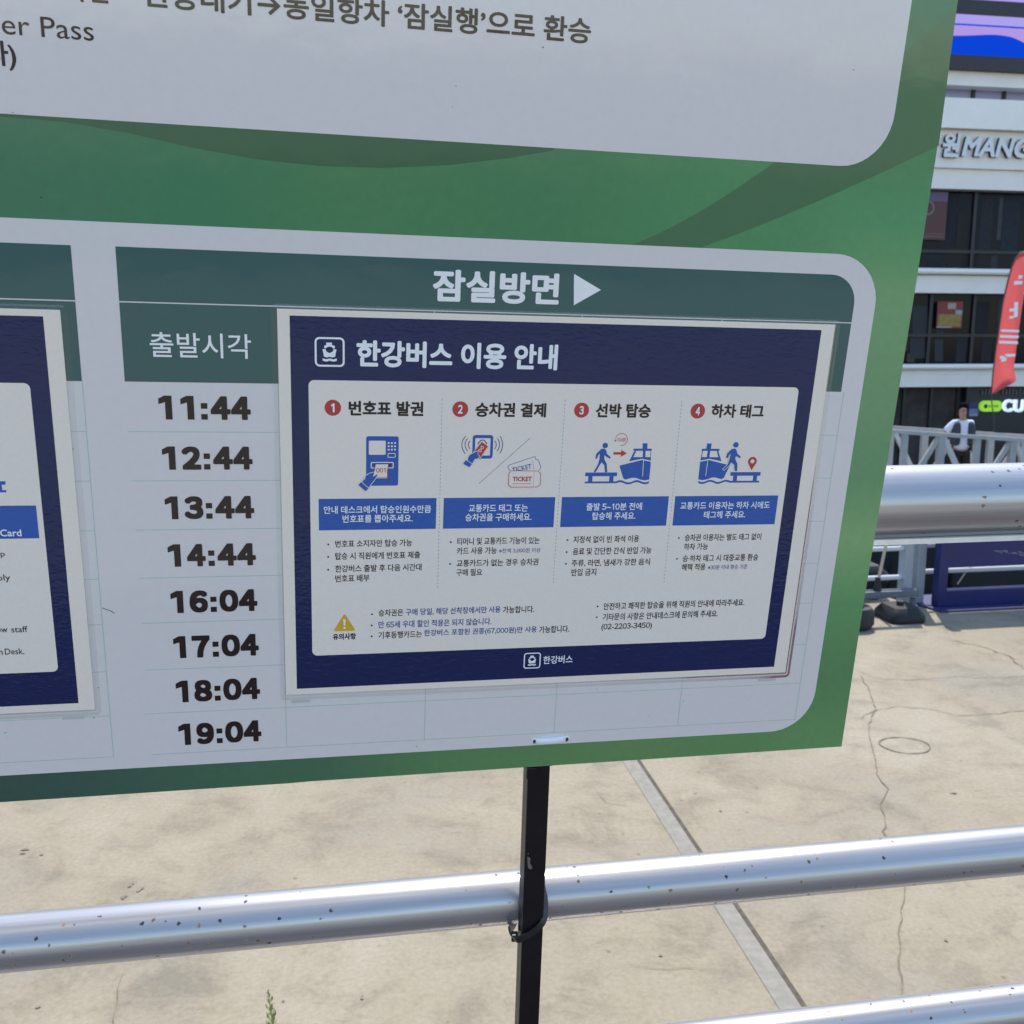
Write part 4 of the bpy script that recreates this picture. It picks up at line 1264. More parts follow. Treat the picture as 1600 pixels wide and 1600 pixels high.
RUB = plain('black_rubber', (0.016, 0.016, 0.017), 0.7, noise=0.3, nscale=40)
PLA = plain('dusty_black_plastic', (0.012, 0.0125, 0.015), 0.55, 0, 0.35, noise=0.35, nscale=16)
STEEL = plain('dusty_steel_arm', (0.10, 0.12, 0.145), 0.45, noise=0.2, nscale=20)
POLE = plain('beige_pole', (0.42, 0.35, 0.26), 0.5)
pb = at(1371, 915, 5.28)
st_o = Vector((pb.x, pb.y, 0))
stand = empty('banner_base', st_o); stand.rotation_euler = (0, 0, YAW)
tag(stand, 'black banner pole base with weighted feet and a small wheel on the pale concrete', 'banner base')
def loc(px, py, z=0.0):
    q = on_ground(px, py, z) - st_o
    return Vector((q.dot(AX), q.dot(AY), z))
def weight(cx, cy, hx, hy, h, z0, name='weight', mat=None):
    w = MB()
    lo = [(cx + x * .001, cy + y * .001) for x, y in rrect(-hx * 1000, -hy * 1000, hx * 1000, hy * 1000, min(hx, hy) * 450, 5)]
    lay = [(1.0, 0.0), (1.03, .25), (1.0, .45), (.80, .85), (.70, 1.0)]
    n = len(lo); vs = []
    for s, t in lay:
        vs += [(cx + (x - cx) * s, cy + (y - cy) * s, z0 + h * t) for x, y in lo]
    fs = [(j * n + i, j * n + (i + 1) % n, (j + 1) * n + (i + 1) % n, (j + 1) * n + i) for j in range(len(lay) - 1) for i in range(n)]
    fs += [tuple(reversed(range(n))), tuple(range((len(lay) - 1) * n, len(lay) * n))]
    w.faces(vs, fs, mat or PLA)
    w.tube([(cx, cy, z0 + h), (cx, cy, z0 + h + .022)], .02, PLA, 12)
    return w.build(name, stand, smooth=35)
p = loc(1408, 968); weight(p.x, p.y + .02, .100, .115, .075, .002)
p = loc(1362, 951); weight(p.x + .06, p.y + .32, .17, .13, .09, .10)
w = MB(); w.box((-.28, -.03, .085), (.24, .03, .125), STEEL); w.box((-.03, .03, .06), (.03, .34, .082), STEEL)
fix(w.build('cross_arm', stand), .006, 2)
w = MB()
for x, y in ((.22, 0), (-.25, 0), (0, .30)):
    w.tube([(x, y, .001), (x, y, .07)], .018, STEEL, 10)
build_each(w, 'foot', stand)
w = MB(); w.tube([(0, 0, .12), (0, 0, .20)], [.024, .014], PLA, 12); w.build('socket', stand, smooth=50)
w = MB()
top = at(1386, 845, 5.28) - st_o
w.tube([(0, 0, .16), (top.dot(AX) * 1.5, top.dot(AY), .16 + (top.z - .16) * 1.5)], .0085, POLE, 10); w.build('pole', stand, smooth=50)
p = loc(1352, 988)
w = MB(); rings = []
for r_, x in ((.045, -.05), (.085, -.055), (.10, -.03), (.10, .03), (.085, .055), (.045, .05)):
    rings.append([(p.x - .01 + r_ * math.cos(a), p.y + .10 + r_ * math.sin(a), .058 + x) for a in [2 * math.pi * i / 28 for i in range(28)]])
vs = [q for r_ in rings for q in r_]
w.faces(vs, [(j * 28 + i, j * 28 + (i + 1) % 28, (j + 1) * 28 + (i + 1) % 28, (j + 1) * 28 + i) for j in range(5) for i in range(28)], RUB)
wh = w.build('tyre', stand, smooth=50)
w = MB(); w.tube([(p.x - .01, p.y + .10, .006), (p.x - .01, p.y + .10, .10)], .045, plain('wheel_hub', (.25, .25, .27), .4, .6), 16); w.build('hub', wh)

# ------------------------------------------------------------------ floating building across the water
BD = 27.0
q0 = at(1500, 545, BD)
def fac(px, py, off=0.0):
    """distance along the front and height of the point of the facade seen at (px, py)"""
    d = ray(px, py)
    p = EYE + d * (((q0 - EYE).dot(AY) - off) / d.dot(AY))
    return (p - q0).dot(AX), p.z
bo = Vector((q0.x, q0.y, -2.9))
def zz(py, off=0.0): return fac(1540, py, off)[1] + 2.9
def ss(px, py=400, off=0.0): return fac(px, py, off)[0]
bld = empty('floating_building', bo); bld.rotation_euler = (0, 0, YAW)
tag(bld, 'pale grey three storey floating building with dark window bands across the water', 'building')
CLAD = plain('pale_grey_cladding', (0.86, 0.81, 0.75), 0.55, noise=0.06, nscale=1.2)
CLAD2 = plain('white_grey_cladding', (0.88, 0.84, 0.78), 0.5, noise=0.05, nscale=1.5)
DARK = plain('dark_fascia', (0.022, 0.022, 0.030), 0.5)
GLASS = plain('dark_window_glass', (0.008, 0.009, 0.012), 0.08, spec=0.10)
LILAC = plain('lilac_window_film', (0.30, 0.28, 0.40), 0.3)
FRAME = plain('black_window_frame', (0.012, 0.012, 0.015), 0.45)
INT = plain('dim_interior_shelf', (0.035, 0.026, 0.024), 0.7, noise=0.8, nscale=2.5)
PONT = plain('pontoon', (0.05, 0.05, 0.05), 0.8, noise=0.3, nscale=1)
S0, S1 = -26.0, 22.0
def bar(name, py0, py1, y0, y1, mat, s0=S0, s1=S1, parent=bld):
    w = MB(); w.box((s0, y0, zz(py1)), (s1, y1, zz(py0)), mat)
    return w.build(name, parent)
w = MB(); w.box((S0, .6, 1.0), (S1, 14, zz(-60)), plain('inner_core', (.03, .03, .035), .8)); w.build('core', bld)
w = MB(); w.box((S0 - 1, -1.2, -.6), (S1 + 1, 15, 1.0), PONT); w.build('pontoon', bld)
bar('parapet', -90, -40, -.1, .7, DARK)
bar('upper_fascia', 92, 113.5, -.25, .8, DARK)
bar('screen_surround', -40, 92.2, -.05, .62, DARK)
bar('beam', 113.5, 136, -.05, .9, CLAD)
bar('white_band', 159.5, 206, -.30, .9, CLAD2)
bar('sign_fascia', 206.3, 265, -.10, .9, CLAD)
bar('lower_beam', 265.3, 296.5, -.0, .9, CLAD)
bar('floor_band', 431, 458.5, 0.0, .9, CLAD)
bar('floor_band', 577.5, 604, 0.0, .9, CLAD)
def tubebar(py, r, y):
    w = MB(); w.tube([(S0, y, zz(py)), (S1, y, zz(py))], r, CLAD2, 12); w.build('handrail', bld, smooth=50)
tubebar(425.5, .085, -.12); tubebar(572.8, .080, -.12)
def window_band(py0, py1, mat, mull, y=.35, extra=None, bars=()):
    z0, z1 = zz(py1), zz(py0)
    w = MB()
    w.poly([(S0, y, z0), (S1, y, z0), (S1, y, z1), (S0, y, z1)], mat)
    win = w.build('window', bld)
    w = MB()
    for s in mull: w.box((s - .045, y - .06, z0), (s + .045, y - .003, z1), FRAME)
    for py in bars: w.box((S0, y - .05, zz(py) - .04), (S1, y - .004, zz(py) + .04), FRAME)
    build_each(w, 'window_frame', win)
    return win
m1 = [ss(1482.5, 150) + (ss(1532, 150) - ss(1482.5, 150)) * i for i in range(-22, 20)]
window_band(136, 159.5, LILAC, [s for s in m1 if S0 < s < S1])
m2 = [ss(1532, 360) + 1.72 * i for i in range(-14, 12)]
window_band(296.5, 431, GLASS, [s for s in m2 if S0 < s < S1], bars=(392,))
m3 = [ss(1462, 520) + 1.30 * i for i in range(-20, 18)]
window_band(458.5, 577.5, GLASS, [s for s in m3 if S0 < s < S1], bars=(524,))
m4 = [ss(1428, 640) + .82 * i for i in range(-28, 28)]
gf = window_band(604, 735, INT, [s for s in m4 if S0 < s < ss(1520, 640)], y=.55)
w = MB(); w.box((ss(1519, 640), .30, zz(760)), (S1, .53, zz(604.5)), FRAME); w.build('shop_front', bld)
# things seen behind the dark glass
ROOM = plain('curtain_behind_glass', (0.035, 0.038, 0.042), 0.9)
w = MB()
for x0, x1, y0, y1 in ((1437, 1461, 478, 523), (1433, 1457, 527, 560), (1474, 1486, 512, 522), (1472, 1485, 530, 565), (1572, 1582, 466, 520)):
    w.poly([(ss(x0, y1), .345, zz(y1)), (ss(x1, y1), .345, zz(y1)), (ss(x1, y0), .345, zz(y0)), (ss(x0, y0), .345, zz(y0))], ROOM)
build_each(w, 'curtain', bld)
rr = random.Random(17)
def behind_glass(s, py0, py1, wd, col):
    w = MB(); m = plain('dim_room_surface', col, .9, noise=.3, nscale=6)
    w.poly([(s, .347, zz(py1)), (s + wd, .347, zz(py1)), (s + wd, .347, zz(py0)), (s, .347, zz(py0))], m)
    w.build('room_surface', bld)
for px_, p0, p1, wd, col in ((1489, 300, 388, .30, (.014, .016, .022)), (1504, 330, 388, .42, (.020, .018, .016)), (1541, 300, 389, .36, (.022, .023, .026)), (1570, 305, 372, .12, (.050, .054, .056)), (1576, 300, 389, .5, (.018, .021, .030)),
                             (1462, 396, 417, .5, (.016, .017, .02)), (1516, 396, 417, .45, (.014, .014, .014)), (1560, 396, 417, .2, (.035, .036, .038)), (1415, 528, 548, .26, (.055, .042, .018)), (1428, 552, 566, .22, (.06, .05, .02)),
                             (1505, 528, 566, .30, (.022, .022, .024)), (1530, 470, 520, .5, (.013, .014, .016)), (1545, 530, 566, .3, (.018, .018, .018)), (1409, 470, 520, .35, (.012, .012, .014))):
    behind_glass(ss(px_, p1), p0, p1, wd, col)
for i in range(12):
    behind_glass(rr.choice((rr.uniform(S0 + 1, -4), rr.uniform(4, S1 - 2))), *rr.choice(((300, 388), (465, 520), (530, 566))), rr.uniform(.3, .9), (rr.uniform(.012, .05),) * 3)

# LED screen along the top
LED = plain('screen_lilac', (.01, .01, .01), .5, spec=0.0, emit=(lin((172, 160, 236)), .46))
LEDB = plain('screen_blue', (.004, .004, .008), .5, spec=0.0, emit=(lin((6, 66, 214)), .47))
LEDP = plain('screen_pink', (.01, .01, .01), .5, spec=0.0, emit=(lin((176, 152, 226)), .46))
def hung(name, px, py, yoff, label, cat):
    s, z = fac(px, py, 0)
    e = empty(name, bo + AX * s + AY * yoff + UP * (z + 2.9)); e.rotation_euler = (0, 0, YAW)
    tag(e, label, cat)
    return e, s, z + 2.9
scr, sx, sz = hung('video_screen', 1540, 92, -.08, 'long lit video screen showing lilac sky over a blue hill', 'screen')
w = MB(); L0, L1 = S0 - sx + 2, S1 - sx - 2
w.box((L0, -.10, .02), (L1, .02, zz(-38) - sz), DARK); w.build('casing', scr)
def scr_quad(w, py0, py1, mat, y):
    w.poly([(L0 + .1, y, zz(py1) - sz), (L1 - .1, y, zz(py1) - sz), (L1 - .1, y, zz(py0) - sz), (L0 + .1, y, zz(py0) - sz)], mat)
w = MB(); scr_quad(w, -30, 4.5, LED, -.104); scr_quad(w, 28.4, 46, LED, -.104); scr_quad(w, 46, 91, LEDP, -.104)
scr_quad(w, 43, 45.6, LEDB, -.108)
w.build('display', scr)
w = MB(); hill = []
for i in range(61):
    px = 1300 + i * 8
    hill.append((px, 62.5 - 5 * math.exp(-((px - 1548) / 38) ** 2) + (max(0, px - 1570) / 30) ** 1.5 * 9 if px < 1640 else 92 - (px - 1640) * .1))
top = [(ss(px, py) - sx, -.108, zz(min(py, 89)) - sz) for px, py in hill]
bot = [(x, -.108, zz(91) - sz) for x, y, z in top]
n = len(top)
w.faces(bot + top, [(i, i + 1, n + i + 1, n + i) for i in range(n - 1)], LEDB)
w.build('hill_image', scr)

def word3d(e, s0, z0, s, px0, px1, py0, py1, mat, side, depth, weight='bold', shear=0.0, name='lettering'):
    """raised letters on the facade; box given in photograph pixels"""
    w = MB()
    x0, x1 = (ss(px0, py0) - s0) * 1000, (ss(px1, py0) - s0) * 1000
    zt, zb_ = (zz(py0) - z0) * 1000, (zz(py1) - z0) * 1000
    fl_ = MB()
    letters(fl_, s, x0, x1, -zt, -zb_, 0, mat, weight, 3, dz=1e-4, shear=shear)
    w.faces([(x, -depth - z, y) for x, y, z in fl_.v], fl_.f, mat)
    for k in range(1, 7):
        w.faces([(x, -depth * k / 7.0 - z, y) for x, y, z in fl_.v], fl_.f, side)
    return w.build(name, e)
LET = plain('grey_channel_letter', (0.72, 0.73, 0.74), 0.4)
LSIDE = plain('dark_letter_side', (0.06, 0.06, 0.065), 0.5)
sg, sx, sz = hung('channel_letter_sign', 1530, 252, -.105, 'raised grey slanted letters of a sign on the pale fascia of the building', 'sign')
word3d(sg, sx, sz, '원', 1467, 1495, 212, 250, LET, LSIDE, .10, 'bold', .12)
word3d(sg, sx, sz, 'MANG', 1497, 1605, 216, 248, LET, LSIDE, .10, 'bold', .22)
# shop sign
LIME = plain('lime_sign_face', (.25, .45, .03), .4, emit=(lin((140, 205, 50)), .33))
GLOW = plain('lit_white_letter', (.7, .75, .8), .4, emit=(lin((200, 215, 240)), .33))
sh, sx, sz = hung('shop_sign', 1560, 646, .295, 'lit shop sign with a lime green pill beside bold white letters above the shop front', 'sign')
w = MB()
px = lambda x, y: (ss(x, y) - sx, zz(y) - sz)
(xa, za), (xb, zb2) = px(1538.5, 644), px(1574.5, 627)
hh = (zb2 - za) / 2
ol = [(xb - hh + hh * math.cos(a), za + hh + hh * math.sin(a)) for a in [R(-90 + i * 15) for i in range(13)]] + [(xa + hh + hh * math.cos(a), za + hh + hh * math.sin(a)) for a in [R(90 + i * 15) for i in range(13)]]
n = len(ol)
w.faces([(x, 0, z) for x, z in ol] + [(x, -.09, z) for x, z in ol], [tuple(range(n)), tuple(range(2 * n - 1, n - 1, -1))] + [(i, n + i, n + (i + 1) % n, (i + 1) % n) for i in range(n)], LIME)
pill = w.build('pill', sh)
w = MB()
cx, cz = px(1547.5, 635.5)
w.poly([(cx + .06 * math.cos(a), -.094, cz + .06 * math.sin(a)) for a in [i * .5236 for i in range(12)]], DARK)
for i in range(4):
    x_, z_ = px(1553.5 + i * 4, 635.5)
    w.poly([(x_ - .022, -.094, z_ - .03), (x_ + .022, -.094, z_ - .03), (x_ + .022, -.094, z_ + .03), (x_ - .022, -.094, z_ + .03)], DARK)
build_each(w, 'mark', pill)
word3d(sh, sx, sz, 'C', 1576.5, 1592, 625, 645, GLOW, GLOW, .09, 'bold', 0, 'lettering')
word3d(sh, sx, sz, 'U', 1594, 1610, 625.5, 645.5, GLOW, GLOW, .09, 'bold', 0, 'lettering')
w = MB()
FAINT = plain('faint_grey_letter', (.10, .105, .11), .6)
rr = random.Random(3)
for i in range(16):
    x0, y0 = 1543 + i * 5.4, 617
    if i in (5,): continue
    (a, b), (c_, d_) = px(x0, y0), px(x0 + 3.4, y0 - rr.choice((6, 7.5, 9)))
    w.box((a, -.03, b), (c_, -.004, d_), FAINT)
build_each(w, 'faint_line', sh)

# posters in the windows
def poster(px0, py0, px1, py1, label, draw, yoff=.26):
    s0, z0 = fac((px0 + px1) / 2, py1)
    e = empty('window_poster', bo + AX * s0 + AY * yoff + UP * (z0 + 2.9)); e.rotation_euler = (0, 0, YAW)
    tag(e, label, 'poster', 'posters in the windows of the building')
    W_, H_ = ss(px1, py1) - ss(px0, py1), zz(py0) - zz(py1)
    def box(w, x0, y0, x1, y1, mat, k=0):
        w.box((x0 * W_ - W_ / 2, -.012 - k * .003, y0 * H_), (x1 * W_ - W_ / 2, -.003 if not k else -.0125, y1 * H_), mat)
    draw(e, box, W_, H_)
MAROON = plain('maroon_print', (.085, .022, .022), .5)
MAUVE = plain('mauve_print', (.11, .075, .16), .5)
PALE = plain('pale_print', (.18, .13, .13), .5)
REDP = plain('red_print', (.20, .018, .022), .5); YEL = plain('mustard_print', (.26, .17, .035), .5, noise=.5, nscale=8); CREAM = plain('cream_print', (.34, .31, .24), .5); TEALP = plain('pale_teal_print', (.26, .33, .33), .5)
NVP = plain('navy_print', (.03, .03, .12), .5); LAV = plain('lavender_print', (.16, .17, .38), .5)
def d1(e, box, W_, H_):
    w = MB(); box(w, 0, 0, 1, 1, MAROON); w.build('sheet', e)
    w = MB(); box(w, 0, .80, 1, 1, MAUVE, 1); box(w, .05, .06, .95, .075, PALE, 1); box(w, .05, .12, .95, .13, PALE, 1); build_each(w, 'printed_band', e)
    w = MB(); o = [(-.12 + .19 * math.cos(a), .66 * H_ + .19 * math.sin(a)) for a in [i * .3142 for i in range(20)]]; i_ = [(-.12 + .14 * math.cos(a), .66 * H_ + .14 * math.sin(a)) for a in [i * .3142 for i in range(20)]]
    w.faces([(x, -.016, z) for x, z in o] + [(x, -.016, z) for x, z in i_], [(i, 20 + i, 20 + (i + 1) % 20, (i + 1) % 20) for i in range(20)], PALE); w.build('printed_ring', e)
poster(1438, 297.5, 1485, 373, 'maroon poster with a mauve top band in the upper dark window band', d1)
def d2(e, box, W_, H_):
    w = MB(); box(w, 0, 0, 1, 1, REDP); w.build('sheet', e)
    w = MB(); box(w, .06, .06, .96, .52, YEL, 1); w.build('food_picture', e)
    w = MB(); box(w, .40, .72, .72, .94, CREAM, 1); w.build('emblem', e)
    w = MB(); box(w, .72, .50, .98, .68, TEALP, 1); box(w, .02, .02, .6, .06, TEALP, 1); build_each(w, 'printed_spot', e)
poster(1471, 470.5, 1511, 512.5, 'red and mustard food poster in the middle dark window band', d2)
def d3(e, box, W_, H_):
    w = MB(); box(w, 0, 0, 1, 1, NVP); w.build('sheet', e)
    w = MB(); box(w, .05, .05, .95, .55, LAV, 1); box(w, .1, .08, .9, .2, TEALP, 2); build_each(w, 'printed_band', e)
poster(1523, 629, 1538.5, 652.5, 'small navy and lavender poster left of the lime green shop sign', d3, .298)

# ------------------------------------------------------------------ gangway with truss sides
STL = plain('galvanised_truss', (0.40, 0.39, 0.37), 0.5, noise=0.15, nscale=3)
STLP = plain('bright_truss_brace', (0.56, 0.55, 0.53), 0.45)
GD = 16.8
g0 = at(1469, 679, GD)
slope = (at(1600, 684.5, GD + .45).z - at(1400, 672.5, GD - .25).z) / ((at(1600, 684, GD + .45) - at(1400, 673, GD - .25)).dot(AX))
GX = (AX + UP * slope).normalized()
gang = empty('gangway', Vector((g0.x, g0.y, 0)))
tag(gang, 'grey steel gangway bridge with truss sides sloping down towards the building', 'gangway')
Hh = 1.12
def gp(x, y, h): return GX * x + AY * y + UP * (g0.z + h)
def beam(w, a, b, ww, dd, mat):
    t = (b - a).normalized(); s = AY; u = t.cross(s).normalized()
    vs = [p + s * i * dd / 2 + u * j * ww / 2 for p in (a, b) for i, j in ((-1, -1), (1, -1), (1, 1), (-1, 1))]
    w.faces(vs, ((3, 2, 1, 0), (4, 5, 6, 7), (0, 1, 5, 4), (1, 2, 6, 5), (2, 3, 7, 6), (3, 0, 4, 7)), mat)
def gx(px, y): 
    d = ray(px, 700); p = EYE + d * (((g0 + AY * y - EYE).dot(AY)) / d.dot(AY))
    return (p - g0).dot(AX)
def truss(y, offs, lift, step, par):
    w = MB()
    beam(w, gp(-14, y, lift), gp(12, y, lift), .065, .10, STL)
    beam(w, gp(-14, y, lift - Hh), gp(12, y, lift - Hh), .12, .10, STL)
    tr = w.build('side_chords', gang)
    xs = [offs + step * i for i in range(-20, 17)]
    w = MB()
    for i, x in enumerate(xs):
        if not -14 < x < 12: continue
        ww = .10 if i % 2 else .125
        beam(w, gp(x, y, lift - .033), gp(x, y, lift - Hh + .06), ww, .08, STL)
    build_each(w, 'truss_post', tr)
    w = MB()
    for i, x in enumerate(xs[:-1]):
        if not (-14 < x and xs[i + 1] < 12): continue
        if i % 2 == par: beam(w, gp(x + .05, y, lift - .05), gp(xs[i + 1] - .05, y, lift - Hh + .08), .085, .05, STLP)
        else: beam(w, gp(xs[i + 1] - .05, y, lift - .05), gp(x + .05, y, lift - Hh + .08), .085, .05, STL)
    build_each(w, 'truss_brace', tr)
step = gx(1526, 0) - gx(1469.5, 0)
truss(0.0, gx(1469.5, 0) , 0.0, step, 0)
truss(1.75, gx(1443.5, 1.75), at(1500, 669.5, GD + 1.75).z - g0.z + .03, step * 1.02, 1)
w = MB()
beam(w, gp(-14, .87, -Hh - .09), gp(12, .87, -Hh - .09), .08, 1.9, STL)
w.build('deck', gang)
w = MB()
beam(w, gp(-13.6, .87, -Hh - .13), gp(-13.6, .87, -3.2 - g0.z), .5, 1.6, WALL)
beam(w, gp(11.6, .87, -Hh - .13), gp(11.6, .87, -3.2 - g0.z), .5, 1.6, WALL)
build_each(w, 'support_pier', gang)

# ------------------------------------------------------------------ red feather banner
def cloth_mat():
    m, n, l, p = new_mat('red_banner_cloth')
    p.inputs['Base Color'].default_value = (0.72, 0.13, 0.135, 1); p.inputs['Roughness'].default_value = 0.8
    t = n.new('ShaderNodeBsdfTranslucent'); t.inputs[0].default_value = (0.80, 0.15, 0.16, 1)
    s = n.new('ShaderNodeMixShader'); s.inputs[0].default_value = 0.5
    l.new(p.outputs[0], s.inputs[1]); l.new(t.outputs[0], s.inputs[2]); l.new(s.outputs[0], n['Material Output'].inputs[0])
    return m
REDF = cloth_mat()
WHITEF = plain('white_banner_print', (0.92, 0.84, 0.86), 0.75)
FD = 19.5
fb = at(1556, 720, FD)
fl_ = empty('feather_banner', Vector((fb.x, fb.y, fb.z - .35)))
tag(fl_, 'red feather banner with three white stripes on a thin leaning pole', 'banner')
fo = Vector((fb.x, fb.y, fb.z - .35))
def fpt(px, py, dy=0.0): return at(px, py, FD + dy) - fo
left = [(1549.5, 615), (1551.5, 590), (1556, 550), (1562, 510), (1568, 470), (1575, 440), (1582, 415), (1588, 402), (1596, 394.5), (1606, 392)]
right = [(1550.5, 615.5), (1588, 596), (1584, 575), (1588, 545), (1592, 515), (1597, 480), (1602, 450), (1607, 425), (1611, 410), (1613, 398)]
w = MB(); NX = 8; grid = []
for j in range(40):
    t = j / 39 * 9; i = min(8, int(t)); f = t - i
    a = Vector(left[i]).lerp(Vector(left[i + 1]), f); b = Vector(right[i]).lerp(Vector(right[i + 1]), f)
    for k in range(NX + 1):
        q = a.lerp(b, k / NX)
        grid.append(fpt(q.x, q.y, .10 * math.sin(k / NX * 4.5 + j * .12) * k / NX))
fcs = [(j * (NX + 1) + k, j * (NX + 1) + k + 1, (j + 1) * (NX + 1) + k + 1, (j + 1) * (NX + 1) + k) for j in range(39) for k in range(NX)]
w.faces(grid, fcs, REDF)
cl = w.build('cloth', fl_, smooth=80)
def clothpt(px, py): return fpt(px, py, -.02)
w = MB()
for yy, hgt in ((516.5, 3.6), (525.5, 4.2), (534.5, 4.2)):
    xl, xr = 1564 - (yy - 516) * .16, 1592.5 - (yy - 516) * .1
    w.poly([fpt(xl, yy + hgt / 2, -.03), fpt(xr, yy + hgt / 2 + 1, -.12), fpt(xr, yy - hgt / 2 + 1, -.12), fpt(xl, yy - hgt / 2, -.03)], WHITEF)
for x0, y0, x1, y1 in ((1591, 430, 1597, 436), (1584, 439, 1597, 445), (1577, 482, 1589, 487), (1584, 472, 1590, 496), (1577, 494, 1584, 498), (1562, 556, 1572, 561), (1570, 553, 1586, 558), (1564, 560, 1572, 565)):
    w.poly([fpt(x0, y1, -.12), fpt(x1, y1 - 1, -.12), fpt(x1 + 1, y0, -.12), fpt(x0 + 1, y0, -.12)], WHITEF)
build_each(w, 'white_print', fl_)
w = MB()
pl_ = [fo * 0] + [fpt(x - .8, y, .02) for x, y in ((1553.5, 655), (1549.5, 620), *left[1:])]
w.tube(pl_, .012, plain('banner_pole', (.05, .05, .05), .5), 8); w.build('pole', fl_, smooth=60)
w = MB(); w.tube([(0, 0, 0), (0, 0, .10)], [.25, .2], PLA, 20); w.build('base', fl_)

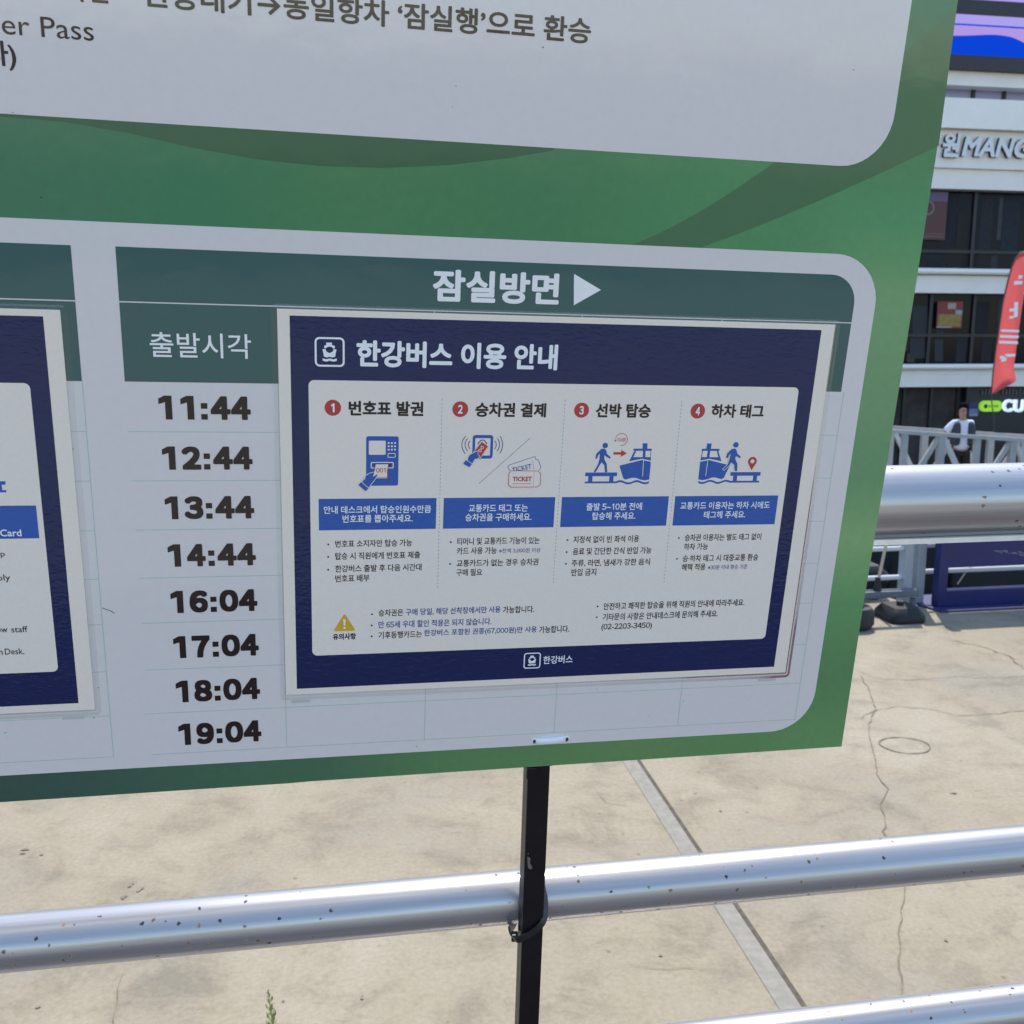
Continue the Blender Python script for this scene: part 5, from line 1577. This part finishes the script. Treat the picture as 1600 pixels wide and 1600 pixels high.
# ------------------------------------------------------------------ person on the gangway
PD = 17.55
def human():
    head_top = at(1503.5, 633, PD)
    base = gp(0, 0, 0)
    ox = at(1502, 690, PD)
    deck = (Vector((g0.x, g0.y, 0)) + gp((ox - g0).dot(AX), .87, -Hh - .05)).z
    foot = Vector((ox.x, PD, deck))
    k = (head_top.z - deck) / 1.74
    e = empty('person', foot)
    tag(e, 'person in white T-shirt and dark vest on the gangway, one hand on hip', 'person')
    SKIN = plain('skin', (.42, .22, .15), .55); HAIR = plain('black_hair', (.008, .007, .007), .95, spec=.05)
    TEE = plain('white_tshirt', (.68, .70, .80), .8); VEST = plain('dark_grey_vest', (.035, .042, .055), .8); TROU = plain('black_trousers', (.010, .010, .012), .8)
    SHOE = plain('dark_shoe', (.02, .02, .02), .6); CAP = plain('black_sleeve', (.012, .012, .014), .8)
    def skin_mesh(name, joints, bones, mat, parent, level=2):
        me = bpy.data.meshes.new(name)
        names = list(joints)
        me.from_pydata([Vector(joints[q][0]) * k for q in names], [(names.index(a), names.index(b)) for a, b in bones], [])
        o = bpy.data.objects.new(name, me); COL.objects.link(o)
        o.modifiers.new('s', 'SKIN'); o.modifiers.new('d', 'SUBSURF').levels = level
        sv = me.skin_vertices[0].data
        for q, nme in enumerate(names):
            r_ = joints[nme][1]
            sv[q].radius = (r_[0] * k, r_[1] * k) if isinstance(r_, tuple) else (r_ * k, r_ * k)
            sv[q].use_root = q == 0
        dg = bpy.context.evaluated_depsgraph_get()
        m2 = bpy.data.meshes.new_from_object(o.evaluated_get(dg))
        bpy.data.objects.remove(o); bpy.data.meshes.remove(me)
        m2.name = name
        m2.materials.clear(); m2.materials.append(mat)
        m2.polygons.foreach_set('use_smooth', [True] * len(m2.polygons))
        o = bpy.data.objects.new(name, m2); COL.objects.link(o); o.parent = parent
        return o
    J = {'pelvis': ((0, .01, .93), (.09, .075)), 'belly': ((0, .01, 1.10), (.09, .065)), 'chest': ((0, .015, 1.29), (.10, .065)), 'neckb': ((0, 0, 1.44), (.07, .06)), 'neck': ((-.005, -.01, 1.50), .052),
         'jaw': ((-.03, -.025, 1.565), (.062, .07)), 'skull': ((-.012, -.01, 1.65), (.078, .09)), 'crown': ((-.005, 0, 1.70), (.05, .06)),
         'shl': ((-.165, 0, 1.41), .055), 'ell': ((-.34, .04, 1.17), .042), 'wrl': ((-.25, .0, 1.0), .03), 'hal': ((-.20, -.02, .965), .035),
         'shr': ((.165, 0, 1.41), .055), 'elr': ((.205, .02, 1.14), .042), 'wrr': ((.215, -.08, .94), .03), 'har': ((.215, -.11, .86), .035),
         'hipl': ((-.09, 0, .90), .085), 'knl': ((-.11, -.01, .49), .058), 'anl': ((-.12, .02, .09), .04), 'tol': ((-.13, -.14, .045), .04),
         'hipr': ((.09, 0, .90), .085), 'knr': ((.11, -.01, .49), .058), 'anr': ((.12, .02, .09), .04), 'tor': ((.13, -.14, .045), .04)}
    Bn = [('pelvis', 'belly'), ('belly', 'chest'), ('chest', 'neckb'), ('neckb', 'neck'), ('neck', 'jaw'), ('jaw', 'skull'), ('skull', 'crown'), ('chest', 'shl'), ('shl', 'ell'), ('ell', 'wrl'), ('wrl', 'hal'),
          ('chest', 'shr'), ('shr', 'elr'), ('elr', 'wrr'), ('wrr', 'har'), ('pelvis', 'hipl'), ('hipl', 'knl'), ('knl', 'anl'), ('anl', 'tol'), ('pelvis', 'hipr'), ('hipr', 'knr'), ('knr', 'anr'), ('anr', 'tor')]
    skin_mesh('body', J, Bn, SKIN, e)
    T = {'hem': ((0, 0, .86), (.16, .13)), 'belly': ((0, 0, 1.10), (.14, .115)), 'chest': ((0, 0, 1.32), (.155, .115)), 'neckb': ((0, 0, 1.455), (.075, .07)),
         'shl': ((-.165, 0, 1.41), .075), 'sll': ((-.295, .03, 1.235), .082), 'shr': ((.16, 0, 1.41), .072), 'slr': ((.198, .015, 1.19), .072)}
    skin_mesh('tshirt', T, [('hem', 'belly'), ('belly', 'chest'), ('chest', 'neckb'), ('chest', 'shl'), ('shl', 'sll'), ('chest', 'shr'), ('shr', 'slr')], TEE, e)
    for sx in (-1, 1):
        V = {'a': ((sx * .135, -.035, .98), (.085, .14)), 'b': ((sx * .135, -.035, 1.12), (.085, .14)), 'c': ((sx * .14, -.03, 1.30), (.09, .145)), 'd': ((sx * .115, -.005, 1.46), (.075, .10))}
        skin_mesh('vest', V, [('a', 'b'), ('b', 'c'), ('c', 'd')], VEST, e)
    Q = {'pelvis': ((0, 0, 1.0), (.135, .108)), 'hipl': ((-.09, 0, .86), .10), 'knl': ((-.11, -.01, .49), .08), 'anl': ((-.12, .02, .10), .065), 'hipr': ((.09, 0, .86), .10), 'knr': ((.11, -.01, .49), .08), 'anr': ((.12, .02, .10), .065)}
    skin_mesh('trousers', Q, [('pelvis', 'hipl'), ('hipl', 'knl'), ('knl', 'anl'), ('pelvis', 'hipr'), ('hipr', 'knr'), ('knr', 'anr')], TROU, e)
    Hr = {'a': ((.02, .045, 1.60), (.08, .075)), 'b': ((.012, .025, 1.68), (.105, .11)), 'c': ((-.01, -.005, 1.735), (.085, .09)), 'd': ((-.03, -.055, 1.735), (.05, .045))}
    skin_mesh('hair', Hr, [('a', 'b'), ('b', 'c'), ('c', 'd')], HAIR, e)
    DRK = plain('dark_feature', (.02, .012, .01), .7); LIP = plain('lip', (.30, .11, .09), .6)
    w = MB()
    for ex in (-.060, -.006): w.tube([(ex * k, -.088 * k, 1.632 * k), ((ex + .02) * k, -.092 * k, 1.632 * k)], .0065 * k, DRK, 8)
    build_each(w, 'eye', e)
    w = MB()
    for ex in (-.064, -.010): w.tube([(ex * k, -.088 * k, 1.655 * k), ((ex + .028) * k, -.094 * k, 1.657 * k)], .005 * k, DRK, 8)
    build_each(w, 'eyebrow', e)
    w = MB(); w.tube([(-.052 * k, -.093 * k, 1.565 * k), (-.012 * k, -.096 * k, 1.565 * k)], .006 * k, LIP, 8); w.build('mouth', e)
    w = MB(); w.tube([(-.030 * k, -.088 * k, 1.635 * k), (-.034 * k, -.108 * k, 1.595 * k)], [.006 * k, .013 * k], SKIN, 8); w.build('nose', e, smooth=60)
    for sx in (-1, 1):
        skin_mesh('shoe', {'a': ((sx * .12, .03, .05), .05), 'b': ((sx * .13, -.16, .04), .042)}, [('a', 'b')], SHOE, e)
human()
